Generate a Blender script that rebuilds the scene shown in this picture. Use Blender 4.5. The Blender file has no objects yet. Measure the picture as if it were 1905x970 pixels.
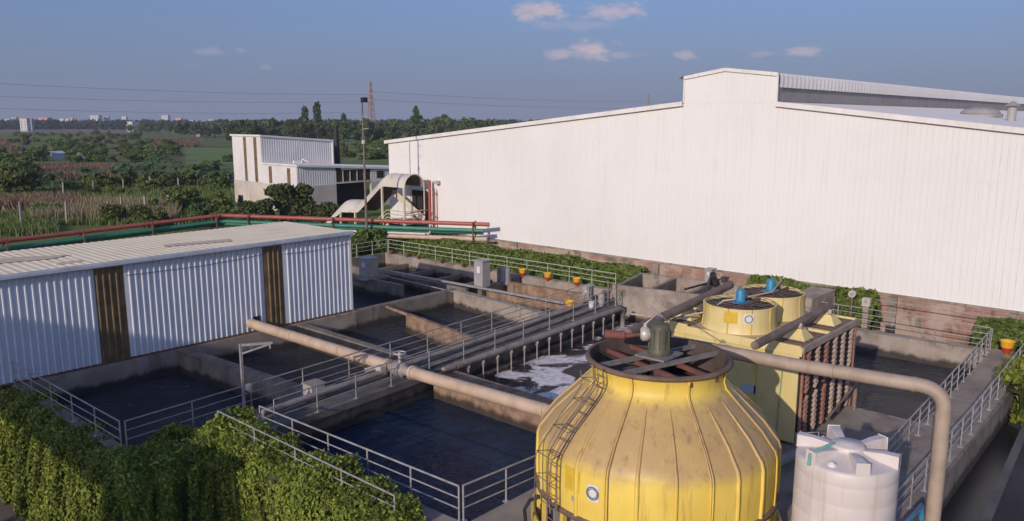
import bpy, math, random
import numpy as np
from mathutils import Vector, Matrix

random.seed(7)
RNG = np.random.default_rng(7)
SC = bpy.context.scene
COL = SC.collection
R = math.radians

# ---------------------------------------------------------------- camera
YAW, PITCH, CAMZ, FPX = R(42.2), math.atan(263.0/1468.0), 11.0, 1468.0
FW = Vector((math.cos(YAW)*math.cos(PITCH), math.sin(YAW)*math.cos(PITCH), -math.sin(PITCH)))
RT = Vector((math.sin(YAW), -math.cos(YAW), 0)); UP = RT.cross(FW)
cam_d = bpy.data.cameras.new('camera'); cam = bpy.data.objects.new('camera', cam_d); COL.objects.link(cam)
cam.location = (0, 0, CAMZ)
cam.rotation_euler = Matrix((RT, UP, -FW)).transposed().to_euler()
cam_d.sensor_width = 36; cam_d.lens = FPX/1905*36; cam_d.clip_start = .1; cam_d.clip_end = 40000
SC.camera = cam

# ---------------------------------------------------------------- light, sky, exposure
SUN_EL, SUN_AZ = R(19.0), R(13.0)            # sun is low, behind the camera (towards -X, a little towards -Y)
SUN = Vector((-math.cos(SUN_EL)*math.cos(SUN_AZ), -math.cos(SUN_EL)*math.sin(SUN_AZ), math.sin(SUN_EL)))
sl = bpy.data.lights.new('sun', 'SUN'); sl.energy = 3.0; sl.angle = R(.55); sl.color = (1.0, .85, .715)
so = bpy.data.objects.new('sun', sl); COL.objects.link(so); so.location = (-20, -10, 60)
so.rotation_euler = SUN.to_track_quat('Z', 'Y').to_euler()
SC.view_settings.view_transform = 'Standard'; SC.view_settings.look = 'None'
SC.view_settings.gamma = 1; SC.view_settings.use_curve_mapping = False; SC.view_settings.exposure = 0.0
SC.cycles.max_bounces = 6; SC.cycles.diffuse_bounces = 3; SC.cycles.glossy_bounces = 3
SC.cycles.transparent_max_bounces = 6; SC.cycles.volume_bounces = 0

def at(px, py, z):                            # the point at height z seen at a spot of the photograph (for the far fields)
    d = FW + RT*((px-952.5)/FPX) - UP*((py-485.0)/FPX)
    t = (z-CAMZ)/d.z
    return Vector((d.x*t, d.y*t, z))
def direc(px, py):
    return (FW + RT*((px-952.5)/FPX) - UP*((py-485.0)/FPX)).normalized()
def at_dist(px, dist, z):                     # a point `dist` metres ahead at height z, in photo column px
    lat = (px-952.5)/FPX*(dist*math.cos(PITCH)+(CAMZ-z)*math.sin(PITCH))
    return Vector((math.cos(YAW)*dist+RT.x*lat, math.sin(YAW)*dist+RT.y*lat, z))

W = bpy.data.worlds.new('World'); SC.world = W; W.use_nodes = True
wn, wl = W.node_tree.nodes, W.node_tree.links
wn.clear()
w_out = wn.new('ShaderNodeOutputWorld'); w_bg = wn.new('ShaderNodeBackground')
sky = wn.new('ShaderNodeTexSky'); sky.sky_type = 'NISHITA'; sky.sun_disc = False
sky.sun_elevation = SUN_EL; sky.sun_rotation = math.atan2(SUN.x, SUN.y)
sky.air_density = 1.0; sky.dust_density = 1.5; sky.ozone_density = 2.0; sky.altitude = 0
w_bg.inputs['Strength'].default_value = .125
tc = wn.new('ShaderNodeTexCoord')
def wmath(op, a, b=None, c=None):
    n = wn.new('ShaderNodeMath'); n.operation = op
    for i, v in enumerate((a, b, c)):
        if v is None: continue
        if isinstance(v, (int, float)): n.inputs[i].default_value = v
        else: wl.new(v, n.inputs[i])
    return n.outputs[0]
def wdot(vec):
    n = wn.new('ShaderNodeVectorMath'); n.operation = 'DOT_PRODUCT'
    wl.new(tc.outputs['Generated'], n.inputs[0]); n.inputs[1].default_value = vec
    return n.outputs['Value']
nz = wn.new('ShaderNodeTexNoise'); nz.inputs['Scale'].default_value = 42; nz.inputs['Detail'].default_value = 9; nz.inputs['Roughness'].default_value = .62
mp = wn.new('ShaderNodeMapping'); mp.inputs['Scale'].default_value = (1, 1, 2.4)
wl.new(tc.outputs['Generated'], mp.inputs['Vector']); wl.new(mp.outputs[0], nz.inputs['Vector'])
cl = None
# small evening clouds: photo column, row, half width, half height (pixels), strength
for (cx, cy, hw, hh, k) in ((1010, 20, 72, 22, .85), (1140, 22, 82, 20, .7), (1060, 47, 130, 14, .22), (1105, 95, 52, 26, .85), (1042, 101, 38, 14, .6), (1150, 102, 50, 12, .35),
                            (1270, 103, 34, 12, .5), (1497, 95, 44, 12, .55), (1420, 101, 28, 9, .25), (388, 96, 40, 9, .22), (445, 93, 16, 7, .3), (498, 126, 16, 6, .25), (352, 122, 26, 6, .2)):
    d = direc(cx, cy); r = d.cross(Vector((0, 0, 1))).normalized(); u = r.cross(d)
    a = wmath('MULTIPLY', wdot(r), FPX/hw*1.02); b = wmath('MULTIPLY', wdot(u), FPX/hh*1.02)
    # flat base, billowing top: squash the lower half
    b = wmath('MAXIMUM', b, wmath('MULTIPLY', b, -1.7)) if False else b
    rr = wmath('SQRT', wmath('ADD', wmath('MULTIPLY', a, a), wmath('MULTIPLY', b, b)))
    front = wmath('GREATER_THAN', wdot(d), .5)
    m = wmath('ADD', wmath('SUBTRACT', 1.0, rr), wmath('MULTIPLY', wmath('SUBTRACT', nz.outputs['Fac'], .5), 2.6))
    mm = wn.new('ShaderNodeMapRange'); mm.interpolation_type = 'SMOOTHSTEP'
    wl.new(m, mm.inputs['Value']); mm.inputs['From Min'].default_value = .02; mm.inputs['From Max'].default_value = 1.0
    v = wmath('MULTIPLY', wmath('MULTIPLY', mm.outputs[0], front), k)
    cl = v if cl is None else wmath('MAXIMUM', cl, v)
sep = wn.new('ShaderNodeSeparateXYZ'); wl.new(tc.outputs['Generated'], sep.inputs[0])
# evening haze layer over the horizon
hz = wn.new('ShaderNodeMapRange'); hz.interpolation_type = 'SMOOTHSTEP'; wl.new(sep.outputs['Z'], hz.inputs['Value'])
hz.inputs['From Min'].default_value = -.02; hz.inputs['From Max'].default_value = .42; hz.inputs['To Min'].default_value = .88; hz.inputs['To Max'].default_value = .0
mixh = wn.new('ShaderNodeMix'); mixh.data_type = 'RGBA'
tint = wn.new('ShaderNodeMix'); tint.data_type = 'RGBA'; tint.blend_type = 'MULTIPLY'; tint.inputs['Factor'].default_value = 1
wl.new(sky.outputs[0], tint.inputs['A']); tint.inputs['B'].default_value = (.77, .825, 1.15, 1)
wl.new(hz.outputs[0], mixh.inputs['Factor']); wl.new(tint.outputs['Result'], mixh.inputs['A']); hc = wn.new('ShaderNodeMix'); hc.data_type = 'RGBA'
hr = wn.new('ShaderNodeMapRange'); wl.new(sep.outputs['Z'], hr.inputs['Value']); hr.inputs['From Min'].default_value = .0; hr.inputs['From Max'].default_value = .15
wl.new(hr.outputs[0], hc.inputs['Factor']); hc.inputs['A'].default_value = (1.62, 1.85, 2.75, 1); hc.inputs['B'].default_value = (1.0, 1.62, 3.05, 1)
wl.new(hc.outputs['Result'], mixh.inputs['B'])
mixc = wn.new('ShaderNodeMix'); mixc.data_type = 'RGBA'
wl.new(cl, mixc.inputs['Factor']); wl.new(mixh.outputs['Result'], mixc.inputs['A']); mixc.inputs['B'].default_value = (4.5, 3.75, 4.25, 1)
wl.new(mixc.outputs['Result'], w_bg.inputs['Color']); wl.new(w_bg.outputs[0], w_out.inputs[0])

# ================================================================ helpers
WL = {}                                        # world location of every object that may get children
def tag(o, label=None, cat=None, group=None, kind=None):
    if label: o['label'] = label
    if cat: o['category'] = cat
    if group: o['group'] = group
    if kind: o['kind'] = kind
    return o
def thing(name, label, cat, loc=(0, 0, 0), group=None):
    o = bpy.data.objects.new(name, None); COL.objects.link(o); o.location = loc
    o.empty_display_size = .2; WL[o.name] = Vector(loc)
    return tag(o, label, cat, group)
def link_mesh(name, me, mat, parent=None, loc=(0, 0, 0)):
    if mat is not None and not me.materials:
        for m in (mat if isinstance(mat, (list, tuple)) else [mat]): me.materials.append(m)
    o = bpy.data.objects.new(name, me); COL.objects.link(o); o.location = loc
    if parent is not None: o.parent = parent
    WL[o.name] = Vector(loc) + (WL[parent.name] if parent is not None else Vector((0, 0, 0)))
    return o
def copy_tree(o, parent=None):
    c = o.copy(); COL.objects.link(c); c.parent = parent
    if parent is not None: c.matrix_parent_inverse = o.matrix_parent_inverse.copy()
    for ch in [x for x in o.children if x.name != c.name]:
        copy_tree(ch, c)
    return c

class MB:
    def __init__(s): s.v = []; s.f = []; s.m = []; s.sm = []
    def add(s, vs, fs, mi=0, smooth=False):
        b = len(s.v); s.v.extend([tuple(x) for x in vs])
        for f in fs: s.f.append(tuple(b+i for i in f)); s.m.append(mi); s.sm.append(smooth)
        return s
    def box(s, x0, x1, y0, y1, z0, z1, mi=0):
        v = [(x0, y0, z0), (x1, y0, z0), (x1, y1, z0), (x0, y1, z0), (x0, y0, z1), (x1, y0, z1), (x1, y1, z1), (x0, y1, z1)]
        return s.add(v, [(0, 3, 2, 1), (4, 5, 6, 7), (0, 1, 5, 4), (1, 2, 6, 5), (2, 3, 7, 6), (3, 0, 4, 7)], mi)
    def cbox(s, x, y, z, sx, sy, sz, mi=0):    # centre in x, y; base at z
        return s.box(x-sx/2, x+sx/2, y-sy/2, y+sy/2, z, z+sz, mi)
    def bar(s, a, b, w, h, mi=0, up=(0, 0, 1)):  # rectangular bar from a to b
        a, b = Vector(a), Vector(b); d = (b-a).normalized(); u = Vector(up)
        if abs(d.dot(u)) > .98: u = Vector((1, 0, 0))
        sd = d.cross(u).normalized(); u = sd.cross(d)
        v = []
        for p in (a, b):
            for (i, j) in ((-1, -1), (1, -1), (1, 1), (-1, 1)): v.append(p+sd*(i*w/2)+u*(j*h/2))
        return s.add(v, [(0, 1, 2, 3)[::-1], (4, 5, 6, 7), (0, 1, 5, 4), (1, 2, 6, 5), (2, 3, 7, 6), (3, 0, 4, 7)], mi)
    def wall(s, a, b, t, z0, z1, mi=0, side=0):  # wall from a to b; side 0 centred, 1 left of a->b, -1 right
        a, b = Vector((a[0], a[1], 0)), Vector((b[0], b[1], 0)); d = (b-a).normalized(); n = Vector((-d.y, d.x, 0))
        o0, o1 = ((-t/2, t/2), (0, t), (-t, 0))[side]
        P = [a+n*o0, b+n*o0, b+n*o1, a+n*o1]
        return s.prism(P, z0, z1, mi)
    def prism(s, P, z0, z1, mi=0):
        n = len(P); v = [(p[0], p[1], z0) for p in P] + [(p[0], p[1], z1) for p in P]
        area = sum(P[i][0]*P[(i+1) % n][1]-P[(i+1) % n][0]*P[i][1] for i in range(n))
        idx = list(range(n)) if area > 0 else list(range(n))[::-1]
        fs = [tuple(idx[::-1]), tuple(n+i for i in idx)]
        for k in range(n):
            i, j = idx[k], idx[(k+1) % n]; fs.append((i, j, n+j, n+i))
        return s.add(v, fs, mi)
    def tube(s, pts, r, n=10, mi=0, caps=True, rs=None):
        pts = [Vector(p) for p in pts]; N = len(pts); rings = []; prev = None
        for i, p in enumerate(pts):
            d = (pts[min(i+1, N-1)]-pts[max(i-1, 0)]).normalized()
            if prev is None:
                u = Vector((0, 0, 1)) if abs(d.z) < .95 else Vector((1, 0, 0))
                u = (u-d*u.dot(d)).normalized()
            else: u = (prev-d*prev.dot(d)).normalized()
            prev = u; w = d.cross(u); rr = rs[i] if rs else r
            rings.append([p+(u*math.cos(2*math.pi*k/n)+w*math.sin(2*math.pi*k/n))*rr for k in range(n)])
        v = [x for g in rings for x in g]; fs = []
        for i in range(N-1):
            for k in range(n): fs.append((i*n+k, i*n+(k+1) % n, (i+1)*n+(k+1) % n, (i+1)*n+k))
        s.add(v, fs, mi, True)
        if caps:
            s.add(rings[0], [tuple(range(n))[::-1]], mi); s.add(rings[-1], [tuple(range(n))], mi)
        return s
    def lathe(s, prof, n=48, c=(0, 0), mi=0, smooth=True, a0=0, a1=2*math.pi, cap0=False, cap1=False):
        full = abs(a1-a0-2*math.pi) < 1e-6; m = n if full else n+1
        v = []; fs = []
        for (r, z) in prof:
            for k in range(m):
                a = a0+(a1-a0)*k/n; v.append((c[0]+r*math.cos(a), c[1]+r*math.sin(a), z))
        for i in range(len(prof)-1):
            for k in range(n):
                k2 = (k+1) % m; fs.append((i*m+k, i*m+k2, (i+1)*m+k2, (i+1)*m+k))
        s.add(v, fs, mi, smooth)
        if cap0: s.add(v[:m], [tuple(range(m))[::-1]], mi)
        if cap1: s.add(v[-m:], [tuple(range(m))], mi)
        return s
    def cyl(s, x, y, z0, z1, r, n=20, mi=0): return s.lathe([(r, z0), (r, z1)], n, (x, y), mi, True, cap0=True, cap1=True)
    def sheet(s, P, mi=0): return s.add(P, [tuple(range(len(P)))], mi)
    def mesh(s, name, off=(0, 0, 0)):
        me = bpy.data.meshes.new(name); o = Vector(off)
        me.from_pydata([Vector(x)-o for x in s.v], [], s.f)
        me.polygons.foreach_set('material_index', s.m); me.polygons.foreach_set('use_smooth', s.sm)
        me.update(); return me
    def build(s, name, mat, parent=None, loc=None, bevel=0):
        """vertices are in world space; origin goes to loc (top level) or to the parent's origin"""
        off = WL[parent.name] if parent is not None else Vector(loc if loc is not None else (0, 0, 0))
        o = link_mesh(name, s.mesh(name, off), mat, parent, (0, 0, 0) if parent is not None else off)
        if bevel:
            b = o.modifiers.new('bevel', 'BEVEL'); b.width = bevel; b.segments = 2; b.limit_method = 'ANGLE'; b.angle_limit = R(40)
        return o

# ---------------------------------------------------------------- materials
MATS = {}
def nmat(name):
    m = bpy.data.materials.new(name); m.use_nodes = True; MATS[name] = m
    nt = m.node_tree; return m, nt.nodes, nt.links, nt.nodes['Principled BSDF']
def noise(N, L, vec, scale, detail=4, rough=.55, stretch=None):
    t = N.new('ShaderNodeTexNoise'); t.inputs['Scale'].default_value = scale; t.inputs['Detail'].default_value = detail; t.inputs['Roughness'].default_value = rough
    if stretch is not None:
        mpn = N.new('ShaderNodeMapping'); mpn.inputs['Scale'].default_value = stretch; L.new(vec, mpn.inputs['Vector']); vec = mpn.outputs[0]
    L.new(vec, t.inputs['Vector']); return t.outputs['Fac']
def rng(N, L, v, a, b, c=0., d=1.):
    n = N.new('ShaderNodeMapRange'); n.interpolation_type = 'SMOOTHSTEP'; L.new(v, n.inputs['Value'])
    for k, x in (('From Min', a), ('From Max', b), ('To Min', c), ('To Max', d)): n.inputs[k].default_value = x
    return n.outputs[0]
def mixc_(N, L, fac, A, B):
    n = N.new('ShaderNodeMix'); n.data_type = 'RGBA'
    for k, x in (('Factor', fac), ('A', A), ('B', B)):
        if isinstance(x, (tuple, list)): n.inputs[k].default_value = (*x, 1) if len(x) == 3 else x
        elif isinstance(x, (int, float)): n.inputs[k].default_value = x
        else: L.new(x, n.inputs[k])
    return n.outputs['Result']
def mul(N, L, a, b):
    n = N.new('ShaderNodeMath'); n.operation = 'MULTIPLY'
    for i, x in enumerate((a, b)):
        if isinstance(x, (int, float)): n.inputs[i].default_value = x
        else: L.new(x, n.inputs[i])
    return n.outputs[0]
def bump(N, L, P, h, strength, dist):
    b = N.new('ShaderNodeBump'); b.inputs['Strength'].default_value = strength; b.inputs['Distance'].default_value = dist
    L.new(h, b.inputs['Height']); L.new(b.outputs[0], P.inputs['Normal'])
def worn(name, c1, c2, rough=.6, metal=0., scale=1.2, dirt=None, dirt_amt=.6, streak=(5, 5, .35), bmp=.0, bscale=25, spec=.4, tide=False):
    """two paint tones mixed by noise, plus vertical stains of a third"""
    m, N, L, P = nmat(name); t = N.new('ShaderNodeTexCoord').outputs['Object']
    f = rng(N, L, noise(N, L, t, scale, 6, .6), .35, .68)
    c = mixc_(N, L, f, c1, c2)
    if dirt:
        s = mul(N, L, rng(N, L, noise(N, L, t, 1.0, 5, .6, streak), .50, .72), rng(N, L, noise(N, L, t, .7, 3), .35, .65, .15, 1.))
        c = mixc_(N, L, mul(N, L, s, dirt_amt), c, dirt)
    if tide:                                   # black slime up to the usual water level, moss along the wall head
        sx = N.new('ShaderNodeSeparateXYZ'); L.new(N.new('ShaderNodeNewGeometry').outputs['Position'], sx.inputs[0])
        wz = N.new('ShaderNodeMath'); wz.operation = 'MULTIPLY_ADD'; L.new(noise(N, L, t, 1.4, 5, .65, (1, 1, .5)), wz.inputs[0]); wz.inputs[1].default_value = -.7; L.new(sx.outputs['Z'], wz.inputs[2])
        c = mixc_(N, L, rng(N, L, wz.outputs[0], -1.30, -1.02, .9, 0.), c, (.025, .022, .02))
        ms = mul(N, L, rng(N, L, noise(N, L, t, 1.1, 5, .7), .5, .66), rng(N, L, sx.outputs['Z'], -.45, .0))
        c = mixc_(N, L, mul(N, L, ms, .6), c, (.085, .075, .04))
    L.new(c, P.inputs['Base Color'])
    P.inputs['Roughness'].default_value = rough; P.inputs['Metallic'].default_value = metal; P.inputs['Specular IOR Level'].default_value = spec
    if bmp: bump(N, L, P, noise(N, L, t, bscale, 5, .65), bmp, .02)
    return m
M = {}
M['white_clad'] = worn('white_cladding', (.765, .755, .728), (.72, .708, .682), .55, scale=.12, dirt=(.60, .52, .45), dirt_amt=.40, streak=(7, 7, .12))
M['white_roof'] = worn('white_roof_sheet', (.97, .91, .83), (.92, .86, .78), .85, scale=.2, dirt=(.62, .54, .46), dirt_amt=.3, spec=.1)
M['trim'] = worn('white_trim', (.78, .75, .72), (.68, .65, .61), .5, scale=.6, dirt=(.42, .34, .28), dirt_amt=.35)
M['louvre'] = worn('grey_louvre', (.33, .31, .295), (.27, .255, .245), .7, scale=.8)
M['shed_clad'] = worn('shed_cladding', (.66, .70, .76), (.60, .64, .70), .42, scale=.5, dirt=(.34, .33, .32), dirt_amt=.35, streak=(4, 4, .2))
M['shed_trim'] = worn('shed_trim', (.50, .55, .62), (.42, .46, .52), .45, scale=1.2, dirt=(.3, .28, .26))
M['shed_roof'] = worn('shed_roof_dusty', (.98, .85, .60), (.93, .78, .53), .9, scale=.45, dirt=(.60, .49, .37), dirt_amt=.45, streak=(.3, 2, 1), spec=.1)
M['roof_patch'] = worn('roof_patch', (.60, .49, .36), (.72, .59, .43), .85, scale=2)
M['brown_panel'] = worn('brown_translucent_panel', (.21, .145, .075), (.13, .088, .045), .55, scale=1.3, dirt=(.07, .05, .03), dirt_amt=.7, streak=(3, 3, .5))
M['brown_rust'] = worn('rusty_edge', (.20, .10, .055), (.12, .065, .04), .85, scale=4)
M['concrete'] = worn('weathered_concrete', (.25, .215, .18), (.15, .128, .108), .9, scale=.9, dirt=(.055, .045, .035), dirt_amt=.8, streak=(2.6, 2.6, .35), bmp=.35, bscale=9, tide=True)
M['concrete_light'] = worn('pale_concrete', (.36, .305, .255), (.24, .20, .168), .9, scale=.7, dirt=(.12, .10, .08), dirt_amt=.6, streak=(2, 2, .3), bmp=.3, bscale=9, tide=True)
M['concrete_rust'] = worn('stained_concrete', (.34, .235, .16), (.20, .125, .085), .9, scale=1.6, dirt=(.075, .045, .03), dirt_amt=.85, streak=(4, 4, .35), bmp=.35, bscale=9, tide=True)
M['walkway'] = worn('dark_walkway_concrete', (.185, .165, .15), (.12, .105, .095), .92, scale=1.1, dirt=(.06, .05, .045), dirt_amt=.7, streak=(1, 1, 1), bmp=.3, bscale=10)
M['concrete_floor'] = worn('concrete_floor', (.34, .29, .245), (.23, .195, .165), .92, scale=.8, dirt=(.13, .11, .09), dirt_amt=.6, streak=(1, 1, 1), bmp=.25, bscale=12)
M['cement'] = worn('cement_render', (.58, .52, .45), (.48, .43, .37), .9, scale=.4, dirt=(.28, .24, .2), dirt_amt=.5, streak=(1, 1, .15))
M['galv'] = worn('galvanised_rail', (.43, .42, .425), (.31, .295, .29), .5, .3, scale=3, dirt=(.26, .17, .11), dirt_amt=.5)
M['rail_green'] = worn('pale_green_rail', (.48, .55, .43), (.38, .44, .34), .5, scale=3)
M['pipe_cream'] = worn('dusty_cream_pipe', (.56, .43, .32), (.45, .33, .24), .55, scale=1.2, dirt=(.28, .19, .13), dirt_amt=.5, streak=(1, 1, 1))
M['pipe_grey'] = worn('grey_pipe', (.32, .285, .26), (.22, .19, .17), .6, scale=2, dirt=(.12, .085, .06), dirt_amt=.6, streak=(2, 2, 1))
M['pipe_brown'] = worn('dusty_brown_pipe', (.25, .185, .15), (.17, .12, .095), .75, scale=2, dirt=(.1, .06, .045))
M['pipe_tan'] = worn('tan_steel_pipe', (.42, .335, .26), (.33, .255, .195), .55, scale=1.6, dirt=(.2, .13, .09), dirt_amt=.5, streak=(3, 3, .4))
M['red_pipe'] = worn('red_pipe_paint', (.42, .115, .085), (.33, .085, .065), .45, scale=1.5, dirt=(.18, .06, .045))
M['green_pipe'] = worn('green_pipe_paint', (.045, .22, .15), (.04, .17, .12), .45, scale=1.5)
M['rust_beam'] = worn('red_oxide_beam', (.23, .085, .066), (.15, .062, .048), .8, scale=3, dirt=(.1, .06, .05))
M['grey_beam'] = worn('dusty_grey_beam', (.26, .235, .215), (.18, .16, .145), .75, scale=3)
M['rim'] = worn('dusty_rim', (.20, .135, .10), (.13, .085, .062), .85, scale=2)
M['inner_dusty'] = worn('dusty_fan_throat', (.11, .082, .066), (.07, .052, .042), .9, scale=1.5, dirt=(.03, .025, .022), dirt_amt=.7, streak=(3, 3, .5))
M['deck_dusty'] = worn('dusty_yellow_deck', (.62, .49, .24), (.46, .34, .18), .7, scale=1.6, dirt=(.22, .15, .09), dirt_amt=.5, streak=(1, 1, 1))
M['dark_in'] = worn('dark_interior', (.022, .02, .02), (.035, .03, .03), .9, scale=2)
M['blade'] = worn('fan_blade', (.06, .05, .048), (.10, .08, .07), .7, scale=3)
M['olive'] = worn('olive_motor_paint', (.115, .115, .075), (.085, .08, .055), .55, scale=4)
M['silver'] = worn('silver_paint', (.60, .55, .49), (.48, .43, .38), .4, .2, scale=6)
M['blue_motor'] = worn('blue_motor_paint', (.045, .25, .42), (.04, .19, .34), .45, scale=5)
M['yellow_box'] = worn('faded_yellow_panel', (.70, .585, .265), (.63, .52, .22), .55, scale=.8, dirt=(.42, .31, .13), dirt_amt=.5, streak=(3, 3, .3))
M['yellow_pale'] = worn('pale_yellow_grp', (.76, .63, .30), (.69, .56, .25), .5, scale=1.0, dirt=(.44, .33, .15), dirt_amt=.4)
M['yellow_patch'] = worn('yellow_sticker', (.68, .47, .045), (.60, .40, .04), .6, scale=5)
M['louver_red'] = worn('red_louvre', (.36, .17, .125), (.27, .13, .10), .8, scale=4, dirt=(.5, .42, .36), dirt_amt=.4)
M['louver_pale'] = worn('pale_louvre', (.50, .40, .33), (.38, .28, .22), .8, scale=4)
M['tank_white'] = worn('white_plastic_tank', (.66, .60, .565), (.60, .54, .50), .42, scale=.7, dirt=(.46, .35, .25), dirt_amt=.7, streak=(3.5, 3.5, .25))
M['label_white'] = worn('white_label', (.70, .69, .68), (.64, .63, .62), .5, scale=5)
M['label_blue'] = worn('blue_ink', (.10, .13, .22), (.13, .16, .26), .5, scale=5)
M['label_pale'] = worn('pale_blue_sign', (.45, .52, .60), (.40, .47, .55), .5, scale=5)
M['panel_grey'] = worn('grey_enclosure', (.36, .345, .335), (.31, .295, .285), .5, scale=2)
M['black'] = worn('black_rubber', (.018, .018, .02), (.028, .027, .028), .6, scale=3)
M['cream_paint'] = worn('cream_paint', (.66, .60, .49), (.58, .52, .42), .55, scale=1.5, dirt=(.35, .28, .2))
M['canopy'] = worn('cream_canopy_sheet', (.64, .59, .51), (.54, .49, .415), .5, scale=.7, dirt=(.36, .3, .24), dirt_amt=.5, streak=(1, 1, 1))
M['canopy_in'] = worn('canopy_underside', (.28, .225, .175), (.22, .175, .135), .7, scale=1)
M['pot_yellow'] = worn('yellow_pot', (.75, .42, .03), (.68, .36, .03), .45, scale=6)
M['pot_red'] = worn('red_pot', (.56, .04, .03), (.48, .035, .025), .45, scale=6)
M['flower'] = worn('orange_flower', (.75, .30, .05), (.7, .22, .04), .7, scale=12)
M['bark'] = worn('bark', (.13, .095, .07), (.08, .06, .045), .95, scale=5)
M['post_old'] = worn('old_concrete_post', (.34, .31, .275), (.25, .225, .2), .9, scale=3)
M['pole'] = worn('steel_pole', (.20, .16, .14), (.14, .11, .095), .6, scale=2)
M['pylon'] = worn('faded_red_lattice', (.40, .25, .22), (.36, .23, .2), .7, scale=.3)
M['wire'] = worn('wire_grey', (.14, .14, .16), (.14, .14, .16), .7, scale=.1)
M['light_pipe'] = worn('white_pipe', (.62, .60, .57), (.52, .50, .46), .45, scale=1.4, dirt=(.35, .28, .22))
M['aqua'] = worn('blue_plastic_pipe', (.05, .28, .46), (.045, .23, .38), .4, scale=3)
M['aqua_tape'] = worn('green_tape', (.16, .40, .32), (.13, .33, .27), .5, scale=6)
M['asphalt'] = worn('asphalt', (.05, .05, .055), (.03, .03, .034), .9, scale=.5, bmp=.3, bscale=40)
M['kerb_conc'] = worn('grey_concrete_strip', (.13, .128, .13), (.09, .088, .09), .9, scale=.8, bmp=.3, bscale=14)
M['black_mud'] = worn('black_drain_water', (.010, .010, .012), (.016, .015, .017), .3, scale=.8)
M['window'] = worn('dark_window', (.035, .03, .028), (.055, .045, .04), .3, scale=1)
M['mill_clad'] = worn('mill_cladding', (.72, .70, .68), (.64, .62, .60), .5, scale=.3, dirt=(.42, .37, .33), dirt_amt=.3)

def brick_mat():
    m, N, L, P = nmat('old_brick'); t = N.new('ShaderNodeTexCoord').outputs['Object']
    s = N.new('ShaderNodeSeparateXYZ'); L.new(t, s.inputs[0]); cb = N.new('ShaderNodeCombineXYZ'); L.new(s.outputs['Y'], cb.inputs['X']); L.new(s.outputs['Z'], cb.inputs['Y'])
    b = N.new('ShaderNodeTexBrick'); L.new(cb.outputs[0], b.inputs['Vector'])
    b.inputs['Scale'].default_value = 1.0; b.inputs['Brick Width'].default_value = .5; b.inputs['Row Height'].default_value = .16; b.inputs['Mortar Size'].default_value = .018
    b.inputs['Color1'].default_value = (.36, .175, .13, 1); b.inputs['Color2'].default_value = (.27, .145, .11, 1); b.inputs['Mortar'].default_value = (.32, .26, .21, 1)
    # render left on in blotches, moss and damp
    pl = rng(N, L, noise(N, L, t, .55, 6, .65), .44, .56)
    c = mixc_(N, L, mul(N, L, pl, .85), b.outputs['Color'], (.42, .33, .26))
    mo = rng(N, L, noise(N, L, t, .9, 5, .7, (1, 1, .6)), .52, .64)
    c = mixc_(N, L, mul(N, L, mo, .75), c, (.10, .085, .05))
    L.new(c, P.inputs['Base Color']); P.inputs['Roughness'].default_value = .92
    bump(N, L, P, b.outputs['Fac'], -.4, .02); return m
M['brick'] = brick_mat()

def leaf_mat(name, stops, trans=.25, rough=.6):
    m, N, L, P = nmat(name); g = N.new('ShaderNodeNewGeometry'); oi = N.new('ShaderNodeObjectInfo')
    tco = N.new('ShaderNodeTexCoord').outputs['Object']
    nzv = noise(N, L, tco, .55, 3)
    a = N.new('ShaderNodeMath'); a.operation = 'MULTIPLY_ADD'; L.new(g.outputs['Random Per Island'], a.inputs[0]); a.inputs[1].default_value = .55
    b = N.new('ShaderNodeMath'); b.operation = 'MULTIPLY_ADD'; L.new(nzv, b.inputs[0]); b.inputs[1].default_value = .6; b.inputs[2].default_value = -.1
    L.new(b.outputs[0], a.inputs[2])
    cr = N.new('ShaderNodeValToRGB'); L.new(a.outputs[0], cr.inputs[0]); e = cr.color_ramp.elements
    while len(e) < len(stops): e.new(.5)
    for i, (p, c) in enumerate(stops): e[i].position = p; e[i].color = (*c, 1)
    hs = N.new('ShaderNodeHueSaturation'); L.new(cr.outputs[0], hs.inputs['Color'])
    L.new(rng(N, L, oi.outputs['Random'], 0, 1, .485, .512), hs.inputs['Hue']); L.new(rng(N, L, oi.outputs['Random'], 0, 1, .78, 1.2), hs.inputs['Value'])
    L.new(hs.outputs[0], P.inputs['Base Color']); P.inputs['Roughness'].default_value = rough; P.inputs['Specular IOR Level'].default_value = .25
    tr = N.new('ShaderNodeBsdfTranslucent'); L.new(hs.outputs[0], tr.inputs['Color'])
    mx = N.new('ShaderNodeMixShader'); mx.inputs[0].default_value = trans; L.new(P.outputs[0], mx.inputs[1]); L.new(tr.outputs[0], mx.inputs[2])
    L.new(mx.outputs[0], N['Material Output'].inputs['Surface']); return m
M['leaf_tree'] = leaf_mat('tree_leaves', [(.1, (.06, .088, .034)), (.5, (.10, .14, .045)), (.9, (.15, .185, .06))])
M['leaf_far'] = leaf_mat('far_leaves', [(.1, (.035, .06, .04)), (.5, (.05, .075, .046)), (.9, (.07, .10, .055))])
M['leaf_bush'] = leaf_mat('bush_leaves', [(.1, (.085, .125, .032)), (.5, (.15, .205, .052)), (.9, (.22, .27, .075))], .35)
M['leaf_banana'] = leaf_mat('banana_leaves', [(.1, (.08, .14, .035)), (.5, (.13, .21, .05)), (.9, (.20, .27, .075))], .35, .45)
M['leaf_creeper'] = leaf_mat('creeper_leaves', [(.0, (.16, .12, .05)), (.13, (.065, .085, .02)), (.2, (.095, .135, .022)), (.5, (.21, .255, .04)), (.9, (.36, .385, .07))], .22)
M['leaf_hedge'] = leaf_mat('far_creeper_leaves', [(.1, (.10, .14, .034)), (.5, (.17, .22, .052)), (.9, (.24, .28, .075))], .35)
M['reed'] = leaf_mat('dry_reed', [(.1, (.26, .24, .12)), (.5, (.38, .34, .185)), (.9, (.48, .42, .25))])
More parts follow.
